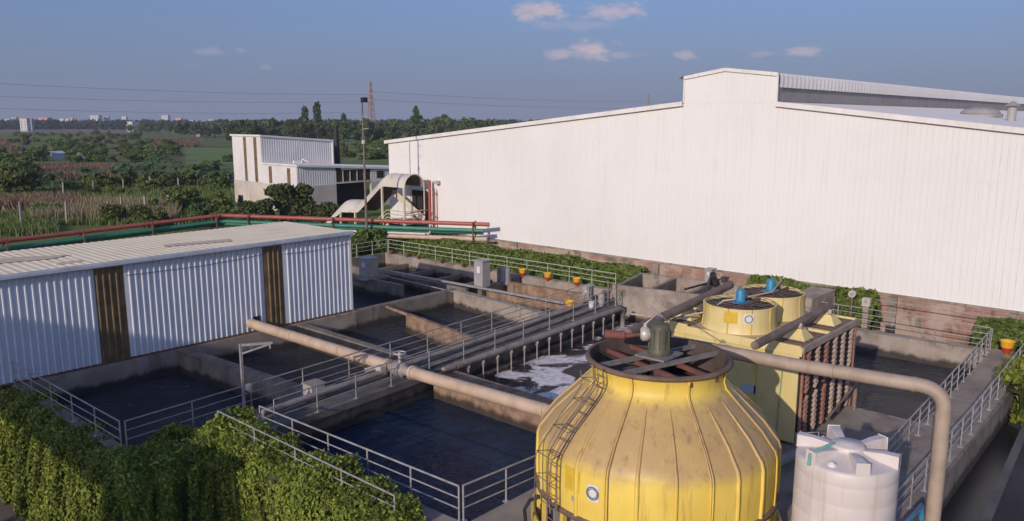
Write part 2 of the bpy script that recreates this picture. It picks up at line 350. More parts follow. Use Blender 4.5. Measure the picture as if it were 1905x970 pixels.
M['grass_blade'] = leaf_mat('grass_blades', [(.1, (.09, .12, .03)), (.5, (.13, .165, .045)), (.9, (.18, .20, .065))])
M['brush'] = leaf_mat('red_brown_brush', [(.1, (.14, .092, .062)), (.5, (.21, .135, .092)), (.9, (.27, .18, .125))])

def water_mat(name, deep, rough, bstr, bscale, foam=None):
    m, N, L, P = nmat(name); t = N.new('ShaderNodeTexCoord').outputs['Object']
    c = mixc_(N, L, rng(N, L, noise(N, L, t, .35, 5, .6), .35, .7), deep, tuple(x*1.6+.004 for x in deep))
    P.inputs['IOR'].default_value = 1.33; rv = rough
    if foam:                                                       # scum drifting on the surface
        th0, th1, fc, sc_ = foam
        wv = noise(N, L, t, sc_*.8, 2, .5)
        vm = N.new('ShaderNodeVectorMath'); vm.operation = 'MULTIPLY_ADD'; cbn = N.new('ShaderNodeCombineXYZ')
        for k in ('X', 'Y'): L.new(wv, cbn.inputs[k])
        L.new(cbn.outputs[0], vm.inputs[0]); vm.inputs[1].default_value = (4.5, -3.6, 0); L.new(t, vm.inputs[2])
        fn = noise(N, L, vm.outputs[0], sc_, 7, .62)
        if len(foam) > 4 or th1 < .55:                             # the aerators drive the scum towards the near corner
            ln_ = N.new('ShaderNodeVectorMath'); ln_.operation = 'DISTANCE'; L.new(t, ln_.inputs[0]); ln_.inputs[1].default_value = (26.5, 20.8, -1.05)
            ad = N.new('ShaderNodeMath'); ad.operation = 'ADD'; L.new(fn, ad.inputs[0]); L.new(rng(N, L, ln_.outputs['Value'], 1.5, 8.5, .12, -.04), ad.inputs[1]); fn = ad.outputs[0]
        f = rng(N, L, fn, th0, th1)
        if th1 < .55: f = mul(N, L, f, mul(N, L, rng(N, L, noise(N, L, vm.outputs[0], .62, 3, .5), .44, .50), rng(N, L, noise(N, L, t, 3.2, 6, .7), .30, .55, .45, 1.)))
        c = mixc_(N, L, f, c, fc)
        L.new(rng(N, L, f, 0, 1, rough, .75), P.inputs['Roughness'])
    else: P.inputs['Roughness'].default_value = rough
    L.new(c, P.inputs['Base Color'])
    bump(N, L, P, noise(N, L, t, bscale, 5, .6, (1, 1.7, 1)), bstr, .28); return m
M['water'] = water_mat('dark_effluent', (.034, .038, .047), .16, 1.0, 1.9, (.60, .80, (.05, .047, .045), .9))
M['water_blue'] = water_mat('deep_pool', (.010, .024, .050), .13, 1.0, 1.5, (.58, .78, (.075, .065, .055), .7))
M['water_foam'] = water_mat('aerated_effluent', (.030, .026, .026), .25, .4, 3.0, (.455, .535, (.80, .77, .78), .44))

def ground_mat():
    m, N, L, P = nmat('field_ground'); t = N.new('ShaderNodeTexCoord').outputs['Object']
    a = rng(N, L, noise(N, L, t, .012, 4, .55, (1, 1, 1)), .38, .60)
    c = mixc_(N, L, a, (.15, .20, .048), (.18, .18, .07))
    b = rng(N, L, noise(N, L, t, .02, 3, .5, (1.7, .8, 1)), .56, .64)
    c = mixc_(N, L, mul(N, L, b, .8), c, (.125, .085, .052))
    d = rng(N, L, noise(N, L, t, .25, 5, .7), .4, .7)
    c = mixc_(N, L, mul(N, L, d, .45), c, (.085, .115, .034))
    L.new(c, P.inputs['Base Color']); P.inputs['Roughness'].default_value = .95; P.inputs['Specular IOR Level'].default_value = .1
    bump(N, L, P, noise(N, L, t, 1.2, 5, .7), .7, .3); return m
M['ground'] = ground_mat()
M['rice'] = worn('rice_green', (.15, .22, .045), (.125, .19, .04), .9, scale=.12)
M['brown_field'] = worn('brown_field', (.21, .15, .10), (.17, .13, .085), .95, scale=.1)
M['pale_field'] = worn('pale_track', (.27, .235, .20), (.21, .19, .165), .95, scale=.05)
M['earth'] = worn('yard_earth', (.16, .125, .095), (.105, .085, .065), .95, scale=.5, bmp=.4, bscale=10)

# tower shell: dust lies on the sloping panels, paint stays clean on the upright ones
def tower_mat():
    m, N, L, P = nmat('yellow_tower_shell'); t = N.new('ShaderNodeTexCoord').outputs['Object']
    s = N.new('ShaderNodeSeparateXYZ'); L.new(t, s.inputs[0])
    base = mixc_(N, L, rng(N, L, noise(N, L, t, .8, 5), .35, .7), (.80, .60, .115), (.72, .52, .095))
    wob = N.new('ShaderNodeMath'); wob.operation = 'MULTIPLY_ADD'; L.new(noise(N, L, t, 1.5, 5, .65), wob.inputs[0]); wob.inputs[1].default_value = .55; wob.inputs[2].default_value = -.275
    z = N.new('ShaderNodeMath'); z.operation = 'ADD'; L.new(s.outputs['Z'], z.inputs[0]); L.new(wob.outputs[0], z.inputs[1])
    lo = rng(N, L, z.outputs[0], 2.30, 2.80); hi = rng(N, L, z.outputs[0], 3.85, 4.22, 1., 0.)
    du = mul(N, L, mul(N, L, lo, hi), rng(N, L, noise(N, L, t, 2.2, 6, .7), .2, .6, .5, .82))
    c = mixc_(N, L, du, base, (.42, .275, .15))
    c = mixc_(N, L, mul(N, L, rng(N, L, noise(N, L, t, 1, 5, .6, (5, 5, .4)), .54, .72), .55), c, (.27, .15, .06))
    L.new(c, P.inputs['Base Color']); P.inputs['Roughness'].default_value = .5; return m
M['tower'] = tower_mat()
M['tower_plain'] = worn('yellow_tower_rib', (.74, .55, .11), (.58, .41, .11), .55, scale=1.5, dirt=(.30, .18, .08), dirt_amt=.6, streak=(2, 2, .6))

# ---------------------------------------------------------------- foliage
def quads_mesh(name, P, U, V, mat, tri=False):
    """P centres, U and V half axes (n,3): one leaf face each"""
    n = len(P)
    if tri: vs = np.stack([P-U, P+U, P+V*2], 1).reshape(-1, 3); k = 3
    else: vs = np.stack([P-U*.9-V, P+U*.9-V*.3, P+U*.55+V, P-U*.75+V*.7], 1).reshape(-1, 3); k = 4
    me = bpy.data.meshes.new(name); me.vertices.add(n*k); me.vertices.foreach_set('co', vs.astype(np.float32).ravel())
    me.loops.add(n*k); me.loops.foreach_set('vertex_index', np.arange(n*k, dtype=np.int32))
    me.polygons.add(n); me.polygons.foreach_set('loop_start', np.arange(0, n*k, k, dtype=np.int32)); me.polygons.foreach_set('loop_total', np.full(n, k, dtype=np.int32))
    me.update(calc_edges=True); me.materials.append(mat); return me
def unit(a): return a/np.maximum(np.linalg.norm(a, axis=1, keepdims=True), 1e-6)
def leaves(name, P, size, mat, nrm=None, jit=1.0, aspect=1.0, droop=0.):
    n = len(P); d = RNG.normal(size=(n, 3))
    if nrm is not None: d = nrm + d*jit
    d = unit(d); a = RNG.normal(size=(n, 3)); a[:, 2] -= droop
    V = unit(a-d*np.sum(a*d, 1, keepdims=True)); U = np.cross(d, V)
    s = (size*RNG.uniform(.45, 1.6, n))[:, None]
    return quads_mesh(name, P, U*s, V*s*aspect, mat)
def crown_mesh(name, rx, ry, h, n, size, mat, lobes=9, z0=0., shell=.55, taper=0.):
    """leaf faces scattered through uneven lobes; gaps stay between the lobes"""
    P = []; 
    for i in range(lobes):
        a = RNG.uniform(0, 2*math.pi); rad = math.sqrt(RNG.uniform(0, 1))*.68; tz = RNG.uniform(.12, .92)
        k = 1-taper*tz
        c = np.array([math.cos(a)*rad*rx*k, math.sin(a)*rad*ry*k, z0+h*tz]); lr = RNG.uniform(.24, .46)*(1-.35*taper*tz)
        m = int(n/lobes*(lr/.35)**2)
        q = unit(RNG.normal(size=(m, 3))); q *= (shell+(1-shell)*RNG.uniform(0, 1, (m, 1))**.6)*RNG.uniform(.75, 1.12, (m, 1))
        P.append(c+q*np.array([rx*lr*1.25, ry*lr*1.25, h*lr*.62]))
    P = np.concatenate(P); P = P[P[:, 2] > z0-.05*h]
    return leaves(name, P, size, mat)
def trunk_mb(h, r, limbs=4, spread=.25, lean=0.):
    m = MB(); m.tube([(0, 0, -.3), (lean*.3, 0, h*.35), (lean, 0, h*.8)], r, 8, rs=[r*1.25, r*.8, r*.35])
    for i in range(limbs):
        a = 2*math.pi*i/limbs+random.uniform(-.4, .4); z = h*random.uniform(.3, .55); L_ = h*spread*random.uniform(.8, 1.3)
        m.tube([(lean*.4, 0, z), (math.cos(a)*L_*.5, math.sin(a)*L_*.5, z+L_*.5), (math.cos(a)*L_, math.sin(a)*L_, z+L_)], r*.4, 5, rs=[r*.5, r*.32, r*.12])
    return m
def place(crown, trunk, name, label, cat, loc, s=1., rot=None, group=None, sz=None):
    t = thing(name, label, cat, loc, group); t.rotation_euler = (0, 0, random.uniform(0, 6.28) if rot is None else rot); t.scale = (s, s, sz or s)
    o = bpy.data.objects.new('crown', crown); COL.objects.link(o); o.parent = t
    if trunk is not None:
        o = bpy.data.objects.new('trunk', trunk); COL.objects.link(o); o.parent = t
    return t

def corrugated(mb, a, b, zb, zt, pitch=.28, h=.045, w0=.11, w1=.055, out=None, mi=0, s0=0., s1=1e9, phase=0.):
    """ribbed sheet standing on the line a->b; zb and zt are heights or functions of the distance along it; out = outward normal"""
    a, b = Vector((a[0], a[1], 0)), Vector((b[0], b[1], 0)); L_ = (b-a).length; d = (b-a)/L_
    n = Vector((out[0], out[1], 0)).normalized() if out else Vector((d.y, -d.x, 0))
    s1 = min(s1, L_); pts = [(s0, 0.)]; k = math.floor((s0-phase)/pitch)
    while True:
        c = phase+k*pitch+pitch*.5; k += 1
        if c-w0/2 <= s0+1e-4: continue
        if c+w0/2 >= s1-1e-4: break
        pts += [(c-w0/2, 0.), (c-w1/2, h), (c+w1/2, h), (c+w0/2, 0.)]
    pts.append((s1, 0.))
    f = lambda q, s: q(s) if callable(q) else q
    v = []; fs = []
    for (s, o) in pts:
        p = a+d*s+n*o; v.append((p.x, p.y, f(zb, s))); v.append((p.x, p.y, f(zt, s)))
    flip = d.cross(Vector((0, 0, 1))).dot(n) < 0
    for i in range(len(pts)-1):
        q = (2*i, 2*i+2, 2*i+3, 2*i+1); fs.append(q[::-1] if flip else q)
    mb.add(v, fs, mi); return mb

# ================================================================ setting: ground, water, decks
g = MB(); S = 2600; g.sheet([(-S, -S, -4.02), (S, -S, -4.02), (S, S, -4.02), (-S, S, -4.02)])
tag(g.build('ground', M['ground']), kind='structure')
def field(name, P, mat, z=-4.01):
    m = MB(); m.sheet([(p.x, p.y, z) for p in P]); tag(m.build(name, mat), kind='structure')
def quad_px(px0, px1, y0, y1, slant=0):
    return [at(px0, y1, -4), at(px1, y1, -4), at(px1+slant, y0, -4), at(px0+slant, y0, -4)]
field('rice_field', quad_px(345, 470, 275, 306), M['rice'])
field('rice_field', quad_px(640, 760, 258, 300), M['rice'])
field('rice_field', quad_px(318, 480, 366, 384), M['rice'])
field('brown_field', quad_px(-40, 250, 240.5, 248), M['brown_field'])
field('dirt_track', quad_px(-60, 260, 236.5, 239), M['pale_field'])
field('brown_field', quad_px(255, 372, 258, 272, 10), M['brown_field'], -4.005)
field('brown_field', quad_px(-60, 45, 262, 292, 5), M['brown_field'], -4.005)
field('brown_field', quad_px(-60, 110, 372, 398), M['brown_field'], -4.005)
yd = MB(); yd.sheet([(-30, -40, -4.0), (130, -40, -4.0), (130, 62, -4.0), (36, 66, -4.0), (14, 62, -4.0), (-30, 62, -4.0)])
tag(yd.build('yard_ground', M['earth']), kind='structure')
GE = -1.2                                      # the yard right of the walkway stands higher
ya = MB(); ya.prism([(19, -40), (60, -40), (60, 5.8), (36, 5.5), (19, 5.1)], -4.1, GE); tag(ya.build('yard_road', M['asphalt']), kind='structure')
dr = MB(); dr.sheet([(19, 4.1, GE+.008), (27, 4.5, GE+.008), (35.6, 5.0, GE+.008), (36.2, 5.65, GE+.008), (19, 5.6, GE+.008)]); tag(dr.build('drain_water', M['black_mud']), kind='structure')
ks = MB(); ks.prism([(19, 3.75), (27, 4.2), (36.2, 4.75), (36.2, 5.0), (27, 4.48), (19, 4.08)], GE-.1, GE+.10); tag(ks.build('drain_kerb', M['kerb_conc']), kind='structure')
WZ = -1.15
w = MB(); w.sheet([(9.7, 25.9, WZ), (22.9, 25.9, WZ), (22.9, 37.3, WZ), (9.7, 37.3, WZ)]); tag(w.build('water', M['water']), kind='structure')
w = MB(); w.sheet([(23.3, 26.6, WZ), (41.8, 28.2, WZ), (41.6, 51.6, WZ), (23.3, 51.6, WZ)]); tag(w.build('water', M['water']), kind='structure')
w = MB(); w.sheet([(13.6, 14.5, WZ), (22.4, 14.5, WZ), (22.4, 25.6, WZ), (13.6, 25.1, WZ)]); tag(w.build('water', M['water_blue']), kind='structure')
w = MB(); w.sheet([(23.2, 14.5, -1.05), (42.6, 14.5, -1.05), (42.6, 27, -1.05), (23.2, 25.6, -1.05)]); tag(w.build('foaming_water', M['water_foam']), kind='structure')
w = MB(); w.sheet([(30.5, 7.3, WZ), (42.6, 7.3, WZ), (42.6, 14.5, WZ), (30.5, 14.5, WZ)]); tag(w.build('water', M['water']), kind='structure')

def slab(name, P, z0, z1, mat): 
    m = MB(); m.prism(P, z0, z1); return tag(m.build(name, mat), kind='structure')
slab('equipment_deck', [(9, 4.0), (19.9, 4.0), (19.9, 5.6), (30.4, 5.6), (30.4, 14.5), (9, 14.5)], -4.1, 0, M['concrete_floor'])
slab('side_walkway', [(30.4, 5.6), (43.2, 5.9), (43.2, 7.55), (30.4, 7.3)], -.32, 0.004, M['concrete_floor'])
slab('near_walkway', [(12.3, 14.5), (14.1, 14.5), (13.55, 24.45), (12.25, 24.45)], -.30, 0.0, M['concrete_floor'])
EY = lambda x: 24.4+.068*(x-13.5)
slab('middle_walkway', [(9.6, 24.45), (13.5, 24.45), (38.6, EY(38.6)), (38.9, 28.45), (9.6, 26.4)], -.28, 0.004, M['walkway'])

# ---------------------------------------------------------------- concrete tank walls, each a thing
def cwall(a, b, t, z0, z1, label, mat='concrete', side=0, name='concrete_wall'):
    m = MB(); m.wall(a, b, t, z0, z1, 0, side); o = m.build(name, M[mat], loc=((a[0]+b[0])/2, (a[1]+b[1])/2, z0), bevel=.025)
    return tag(o, label, 'wall')
cwall((9.55, 26.4), (9.4, 37.0), .4, -4.1, .0, 'outer concrete wall of the shaded pool, under the creeper at the left', side=-1)
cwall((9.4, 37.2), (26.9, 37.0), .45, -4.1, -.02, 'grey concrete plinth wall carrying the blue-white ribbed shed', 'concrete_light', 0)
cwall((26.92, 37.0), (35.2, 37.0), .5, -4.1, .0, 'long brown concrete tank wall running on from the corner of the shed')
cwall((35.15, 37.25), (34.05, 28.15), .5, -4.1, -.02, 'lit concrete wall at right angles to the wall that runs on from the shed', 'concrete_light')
cwall((28.76, 34.2), (27.7, 27.7), .28, -3, -.03, 'short rust-stained concrete baffle wall with an open end', 'concrete_rust')
cwall((29.25, 36.74), (28.78, 34.2), .16, -.20, -.05, 'thin concrete tie beam over the gap at the end of the stained baffle', 'concrete_rust', name='tie_beam')
cwall((23.3, 36.76), (23.2, 26.95), .45, -3, -.02, 'mossy concrete divider wall behind the thick cream pipe', 'concrete')
cwall((16.75, 36.75), (17.5, 26.62), .6, -3, -.05, 'broad mossy concrete divider wall left of the thick cream pipe', 'concrete')
cwall((22.35, 14.5), (22.35, 24.95), 1.0, -4, -.02, 'broad stained concrete wall under the thick cream pipe, between pool and foam', 'concrete_rust', -1)
cwall((13.6, 24.9), (38.5, 26.62), .3, -4, -.285, 'dark recessed wall under the middle walkway', 'concrete')
cwall((24.6, 24.95), (37.9, 25.92), .25, -4, -.82, 'low concrete ledge at the foot of the middle walkway beside the foam', 'concrete_light', name='concrete_ledge')
cwall((12.5, 14.5), (12.45, 24.4), .3, -4.1, -.302, 'outer wall of the blue pool hidden under the lit creeper', 'concrete')
cwall((9.6, 24.75), (12.45, 24.75), .3, -4.1, -.285, 'shaded outer wall behind the dark hanging creeper', 'concrete')
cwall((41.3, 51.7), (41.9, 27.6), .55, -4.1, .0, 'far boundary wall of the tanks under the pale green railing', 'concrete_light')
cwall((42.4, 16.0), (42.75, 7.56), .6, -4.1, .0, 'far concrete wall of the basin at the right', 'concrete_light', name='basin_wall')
cwall((27.0, 51.6), (41.0, 51.7), .4, -4.1, .0, 'grey concrete end wall in the far left corner of the tanks')
cwall((30.55, 14.6), (30.55, 7.32), .35, -4, -.06, 'low lit wall between the yellow square tower and the basin', 'concrete_light', name='basin_wall')
cwall((30.8, 14.75), (42.1, 15.4), .4, -4, -.03, 'concrete wall between the foam tank and the basin, behind the square tower')
cwall((19.9, 5.62), (43.2, 5.92), .22, -4.1, -.005, 'outer retaining wall along the right walkway, above the drain', 'concrete', -1, 'retaining_wall')
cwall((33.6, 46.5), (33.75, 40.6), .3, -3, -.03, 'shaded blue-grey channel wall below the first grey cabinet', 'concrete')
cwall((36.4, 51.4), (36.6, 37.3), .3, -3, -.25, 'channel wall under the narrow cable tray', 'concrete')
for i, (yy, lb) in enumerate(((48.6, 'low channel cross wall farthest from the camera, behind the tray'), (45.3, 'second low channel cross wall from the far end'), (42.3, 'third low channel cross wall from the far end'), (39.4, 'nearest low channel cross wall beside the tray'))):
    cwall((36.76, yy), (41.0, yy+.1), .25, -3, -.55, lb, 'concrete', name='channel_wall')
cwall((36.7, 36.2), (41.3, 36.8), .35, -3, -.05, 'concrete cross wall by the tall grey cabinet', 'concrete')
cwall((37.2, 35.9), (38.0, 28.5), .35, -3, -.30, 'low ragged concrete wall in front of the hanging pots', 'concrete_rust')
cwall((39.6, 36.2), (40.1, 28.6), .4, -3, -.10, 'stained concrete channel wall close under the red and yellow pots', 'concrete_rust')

# open concrete box tank with compartments
t = thing('concrete_tank', 'open concrete box tank with compartments rising above the foam', 'tank', (39.2, 27.3, -4))
m = MB(); m.wall((39.25, 27.3), (41.4, 15.9), .3, -4.1, 1.0, 0, 1); o = m.build('front_wall', M['concrete_light'], t, bevel=.02)
m = MB(); m.wall((39.56, 27.15), (43.7, 28.2), .28, -2, .99, 0, -1); m.build('side_wall', M['concrete'], t)
m = MB(); m.wall((43.75, 28.2), (45.2, 15.9), .28, -4.1, .995, 0, -1); m.build('back_wall', M['concrete_light'], t)
m = MB(); m.wall((40.05, 25.0), (43.9, 25.6), .22, -2, .96); m.build('partition', M['concrete'], t)
m = MB(); m.wall((40.45, 22.6), (44.25, 23.2), .22, -2, .96); m.build('partition', M['concrete'], t)
m = MB(); m.prism([(41.6, 15.9), (45.0, 15.9), (44.85, 17.2), (41.4, 17.2)], -4, 1.45); m.build('end_block', M['concrete_light'], t, bevel=.02)
m = MB(); m.sheet([(39.6, 27.0, .1), (41.5, 17.2, .1), (44.8, 17.2, .1), (43.7, 28.0, .1)]); m.build('sludge', M['water'], t)

# ================================================================ big white factory hall
FX = 48.0
t = thing('factory_hall', 'huge white ribbed factory hall with gable wall and roof monitor', 'building', (FX, 24.9, -4))
YL, YR, YP = 59.3, -9.6, 24.92
MY0, MY1 = 21.36, 27.86
def roofz(y): return 9.0+(59.3-y)*.1 if y >= YP else 12.46-(24.92-y)*.1155
def topz(s):
    y = YL-s
    return roofz(y)
m = MB(); corrugated(m, (FX, YL), (FX, YR), 1.0, lambda s: topz(s)-.02, .33, .014, .07, .03, out=(-1, 0)); m.build('wall', M['white_clad'], t)
m = MB()
for zl in (4.3, 7.7): m.box(FX-.022, FX-.0165, YR, YL-.02, zl, zl+.035)
m.build('sheet_lap', M['white_clad'], t)
m = MB(); corrugated(m, (FX-.012, MY1), (FX-.012, MY0), 12.02, lambda s: 13.75+.36*(1-abs(s-3.25)/3.25), .33, .014, .07, .03, out=(-1, 0)); m.build('monitor_front', M['white_clad'], t)
D = 112
m = MB(); 
m.add([(FX, YL, 1.0), (FX, YL, 9.0), (FX+D, YL, 9.0), (FX+D, YL, 1.0)], [(0, 3, 2, 1)]); m.build('side_wall', M['white_clad'], t)
m = MB()
for (ya_, yb_) in ((YL+.35, MY1), (MY0, YR-.35)):
    za, zb_ = roofz(ya_) if ya_ < 59 else 8.965, roofz(yb_)
    m.add([(FX-.18, ya_, za), (FX+D, ya_, za), (FX+D, yb_, zb_), (FX-.18, yb_, zb_)], [(0, 3, 2, 1)][::-1])
    m.add([(FX-.18, ya_, za-.06), (FX+D, ya_, za-.06), (FX+D, yb_, zb_-.06), (FX-.18, yb_, zb_-.06)], [(0, 1, 2, 3)])
rf = m.build('roof', M['white_roof'], t)
m = MB(); m.bar((FX-.2, YL+.36, 8.86), (FX-.2, MY1+.02, roofz(MY1)-.12), .08, .30); m.bar((FX-.2, MY0-.02, roofz(MY0)-.12), (FX-.2, YR-.3, roofz(YR)-.12), .08, .30); m.build('gable_trim', M['trim'], t)
m = MB(); m.bar((FX-.1, YL+.36, 8.92), (FX+D, YL+.36, 8.92), .2, .18); m.build('gutter', M['trim'], t)
m = MB(); m.tube([(FX-.10, 56.2, 1.1), (FX-.10, 56.2, 9.2)], .05, 6); m.build('downpipe', M['trim'], t)
# monitor: sides, curved-edge roof
m = MB(); m.add([(FX, MY0+.05, 12.0), (FX+D, MY0+.05, 12.0), (FX+D, MY0+.05, 13.7), (FX, MY0+.05, 13.7)], [(0, 1, 2, 3)]); m.add([(FX, MY1, 12.0), (FX+D, MY1, 12.0), (FX+D, MY1, 13.8), (FX, MY1, 13.8)], [(3, 2, 1, 0)]); m.build('monitor_louvre', M['louvre'], t)
m = MB(); prof = [(MY0-.10, 12.95), (MY0-.14, 13.3), (MY0-.12, 13.66), (MY0-.02, 13.80), (YP, 14.24), (MY1+.2, 13.86), (MY1+.5, 13.68)]
n_ = 340; xs = np.linspace(FX+.04, FX+D, n_)
v = []; fs = []
for i, x in enumerate(xs):
    k = .03 if i % 2 else 0.
    for (y, z) in prof: v.append((x, y-k if y < YP else y+k, z-k*.4))
q = len(prof)
for i in range(n_-1):
    for j in range(q-1): fs.append((i*q+j, i*q+j+1, (i+1)*q+j+1, (i+1)*q+j))
m.add(v, [f[::-1] for f in fs]); m.build('monitor_roof', M['white_roof'], t)
m = MB(); m.bar((FX-.05, MY1+.03, 13.72), (FX-.05, YP, 14.15), .16, .22); m.bar((FX-.05, YP, 14.15), (FX-.05, MY0-.03, 13.72), .16, .22); m.bar((FX-.03, MY0, 12.0), (FX-.03, MY0, 13.7), .12, .12); m.bar((FX-.03, MY1, 12.05), (FX-.03, MY1, 13.7), .1, .1)
m.build('monitor_trim', M['trim'], t)
t = thing('brick_base_wall', 'old red brick base wall with peeling render under the white hall', 'wall', (FX, 25, -4))
m = MB(); m.box(FX-.12, FX+.3, YR, YL, -4.1, .9); m.build('brickwork', M['brick'], t)
m = MB(); m.box(FX-.16, FX+.28, YR, YL, .9, 1.02); m.build('coping', M['concrete_light'], t)
m = MB()
for y in (7.5, 13.6, 19.6, 29.5, 36.5, 43): m.box(FX-.30, FX-.122, y-.25, y+.25, -4.1, .88)
m.build('buttress', M['concrete_light'], t)
# roof vents
t = thing('roof_turbine_vent', 'low grey domed vent on the right slope of the white hall roof', 'roof vent', (69, 14.6, roofz(14.6)))
m = MB(); m.lathe([(1.5, roofz(14.6)-.1), (1.5, 11.38), (1.3, 11.44)], 28, (69, 14.6)); m.build('base_ring', M['louvre'], t)
m = MB(); m.lathe([(1.35, 11.44), (1.25, 11.6), (.95, 11.78), (.5, 11.88), (0.01, 11.91)], 28, (69, 14.6)); m.build('dome', M['panel_grey'], t)
zz = roofz(11.25)
t = thing('roof_stack', 'short grey vent pipe with a conical cap at the edge of the hall roof', 'roof vent', (62, 11.25, zz))
m = MB(); m.cyl(62, 11.25, zz-.1, zz+.95, .27); m.build('pipe', M['panel_grey'], t)
m = MB(); m.lathe([(.55, zz+.98), (.02, zz+1.3)], 20, (62, 11.25), cap0=True); m.build('cap', M['panel_grey'], t)

# ================================================================ ribbed blue-white shed
t = thing('ribbed_shed', 'long pale blue ribbed steel shed with brown panels and dusty flat roof', 'shed', (17, 37, 0))
SX0, SX1, SY0, SY1 = 5.5, 26.9, 37.0, 44.0
segs = [(SX0, 13.03, 'w'), (13.03, 14.32, 'b'), (14.32, 21.36, 'w'), (21.36, 22.52, 'b'), (22.52, SX1, 'w')]
mw, mbp = MB(), []
for (a, b, k) in segs:
    tgt = mw if k == 'w' else MB()
    corrugated(tgt, (SX0, SY0), (SX1, SY0), .08, 4.5, 0.285, .062, .105, .05, out=(0, -1), s0=a-SX0, s1=b-SX0, phase=.09)
    if k == 'b': mbp.append(tgt)
corrugated(mw, (SX1, SY0), (SX1, SY1), .08, 4.54, .285, .045, .11, .06, out=(1, 0))
mw.add([(SX0, SY1, .08), (SX1, SY1, .08), (SX1, SY1, 4.56), (SX0, SY1, 4.56)], [(3, 2, 1, 0)])
mw.build('cladding', M['shed_clad'], t)
for q in mbp: q.build('brown_panel', M['brown_panel'], t)
m = MB(); v = []; fs = []
xs = np.arange(SX0-.2, SX1+.28, .09); 
for i, x in enumerate(xs):
    zz = (.014 if (i // 2) % 2 else 0.)
    v += [(x, SY0-.12, 4.64+zz), (x, SY1+.1, 4.60+zz)]
for i in range(len(xs)-1): fs.append((2*i, 2*i+2, 2*i+3, 2*i+1))
m.add(v, fs); m.build('roof', M['shed_roof'], t)
m = MB(); m.box(SX0-.2, SX1+.12, SY0-.20, SY0-.10, 4.46, 4.70); m.build('eave_trim', M['shed_trim'], t)
m = MB(); m.box(SX0-.2, SX1+.12, SY0-.30, SY0-.203, 4.52, 4.64); m.build('gutter', M['shed_trim'], t)
m = MB(); m.box(SX1-.05, SX1+.06, SY0-.07, SY0+.05, .05, 4.5); m.build('corner_trim', M['trim'], t)
m = MB(); m.box(SX0, SX1+.02, SY0-.07, SY0+.02, .0, .08); m.build('base_rail', M['brown_rust'], t)
m = MB(); m.box(20.62, 20.98, SY0-.075, SY0-.02, .30, .82); m.build('pipe_opening', M['dark_in'], t)
m = MB(); m.add([(17.3, 39.4, 4.662), (20.6, 38.6, 4.662), (20.9, 39.5, 4.662), (17.7, 40.2, 4.662)], [(0, 1, 2, 3)]); m.build('roof_patch', M['roof_patch'], t)
m = MB(); m.add([(8.5, 40.7, 4.662), (12.3, 39.8, 4.662), (13.3, 40.4, 4.662), (11.2, 41.6, 4.662), (9.0, 41.9, 4.662)], [(0, 1, 2, 3, 4)]); m.build('roof_patch', M['roof_patch'], t)
m = MB(); m.box(11.9, 13.0, 38.0, 38.22, 4.655, 4.71); m.build('loose_batten', M['roof_patch'], t)
# cable sagging on the facade
m = MB()
cp = [(14.4, 3.95), (16, 3.92), (18, 3.9), (20, 3.97), (21.3, 4.05)]
m.tube([(x, SY0-.075, z) for x, z in cp], .012, 5); m.tube([(22.6, SY0-.075, 3.9), (24.5, SY0-.075, 3.85), (26.8, SY0-.075, 4.0)], .012, 5)
m.build('cable', M['black'], t)

# ================================================================ small white mill far left
t = thing('white_mill', 'white two-level mill building with tall brown slit windows', 'building', (70.6, 120, -4))
m = MB()
corrugated(m, (70.6, 130.2), (70.6, 120.8), .43, 8.3, .5, .04, .12, .06, out=(-1, 0))
corrugated(m, (70.6, 120.8), (70.6, 110.4), .38, 3.7, .5, .04, .12, .06, out=(-1, 0))
m.build('front_cladding', M['mill_clad'], t)
m = MB(); zt = lambda s: 8.3-s*.075
corrugated(m, (70.6, 120.8), (84.8, 120.8), 2.2, zt, .45, .03, .2, .1, out=(0, -1)); m.build('upper_side', M['mill_clad'], t)
m = MB(); corrugated(m, (70.6, 110.4), (78.0, 110.4), .30, lambda s: 3.6-s*.063, .45, .03, .2, .1, out=(0, -1)); m.build('lower_side', M['mill_clad'], t); m = MB(); corrugated(m, (85.3, 110.4), (96, 110.4), .30, lambda s: 2.67-s*.063, .45, .03, .2, .1, out=(0, -1)); m.build('lower_side', M['mill_clad'], t)
m = MB(); m.box(70.5, 71.0, 110.3, 130.2, -4.1, .40); m.box(71.0, 78.0, 110.3, 110.8, -4.1, .30); m.build('cement_base', M['cement'], t); m = MB(); m.box(85.3, 96, 110.3, 110.8, -4.1, .30); m.build('cement_base', M['cement'], t)
m = MB(); m.add([(70.4, 120.6, 8.4), (85, 120.6, 7.3), (85, 130.6, 7.3), (70.4, 130.6, 8.4)], [(0, 1, 2, 3)]); m.add([(70.4, 110.0, 3.82), (97, 110.0, 2.15), (97, 120.75, 2.25), (70.4, 120.75, 3.92)], [(0, 1, 2, 3)]); m.build('roof', M['white_roof'], t)
m = MB(); m.bar((70.42, 130.5, 8.28), (70.42, 120.6, 8.28), .1, .3); m.bar((70.45, 120.6, 8.28), (85, 120.6, 7.18), .1, .3); m.bar((70.42, 120.6, 3.74), (70.42, 110.0, 3.70), .1, .28); m.bar((70.45, 110.0, 3.68), (97, 110.0, 2.02), .1, .32); m.bar((84.85, 120.7, 2.3), (84.85, 120.7, 7.2), .25, .25); m.build('trim', M['trim'], t)
for (y, z0, z1) in ((125.9, .5, 8.0), (122.6, .5, 8.0), (118.2, .5, 3.3), (112.7, .5, 3.2)):
    m = MB(); m.box(70.52, 70.62, y-.42, y+.42, z0, z1); m.build('slit_window', M['brown_panel'], t)
m = MB(); m.box(78.0, 85.3, 110.5, 110.6, .65, 2.55); w_ = m.build('window_band', M['window'], t)
m = MB()
for k in range(6): m.box(78.0+k*1.45, 78.12+k*1.45, 110.38, 110.49, .65, 2.6)
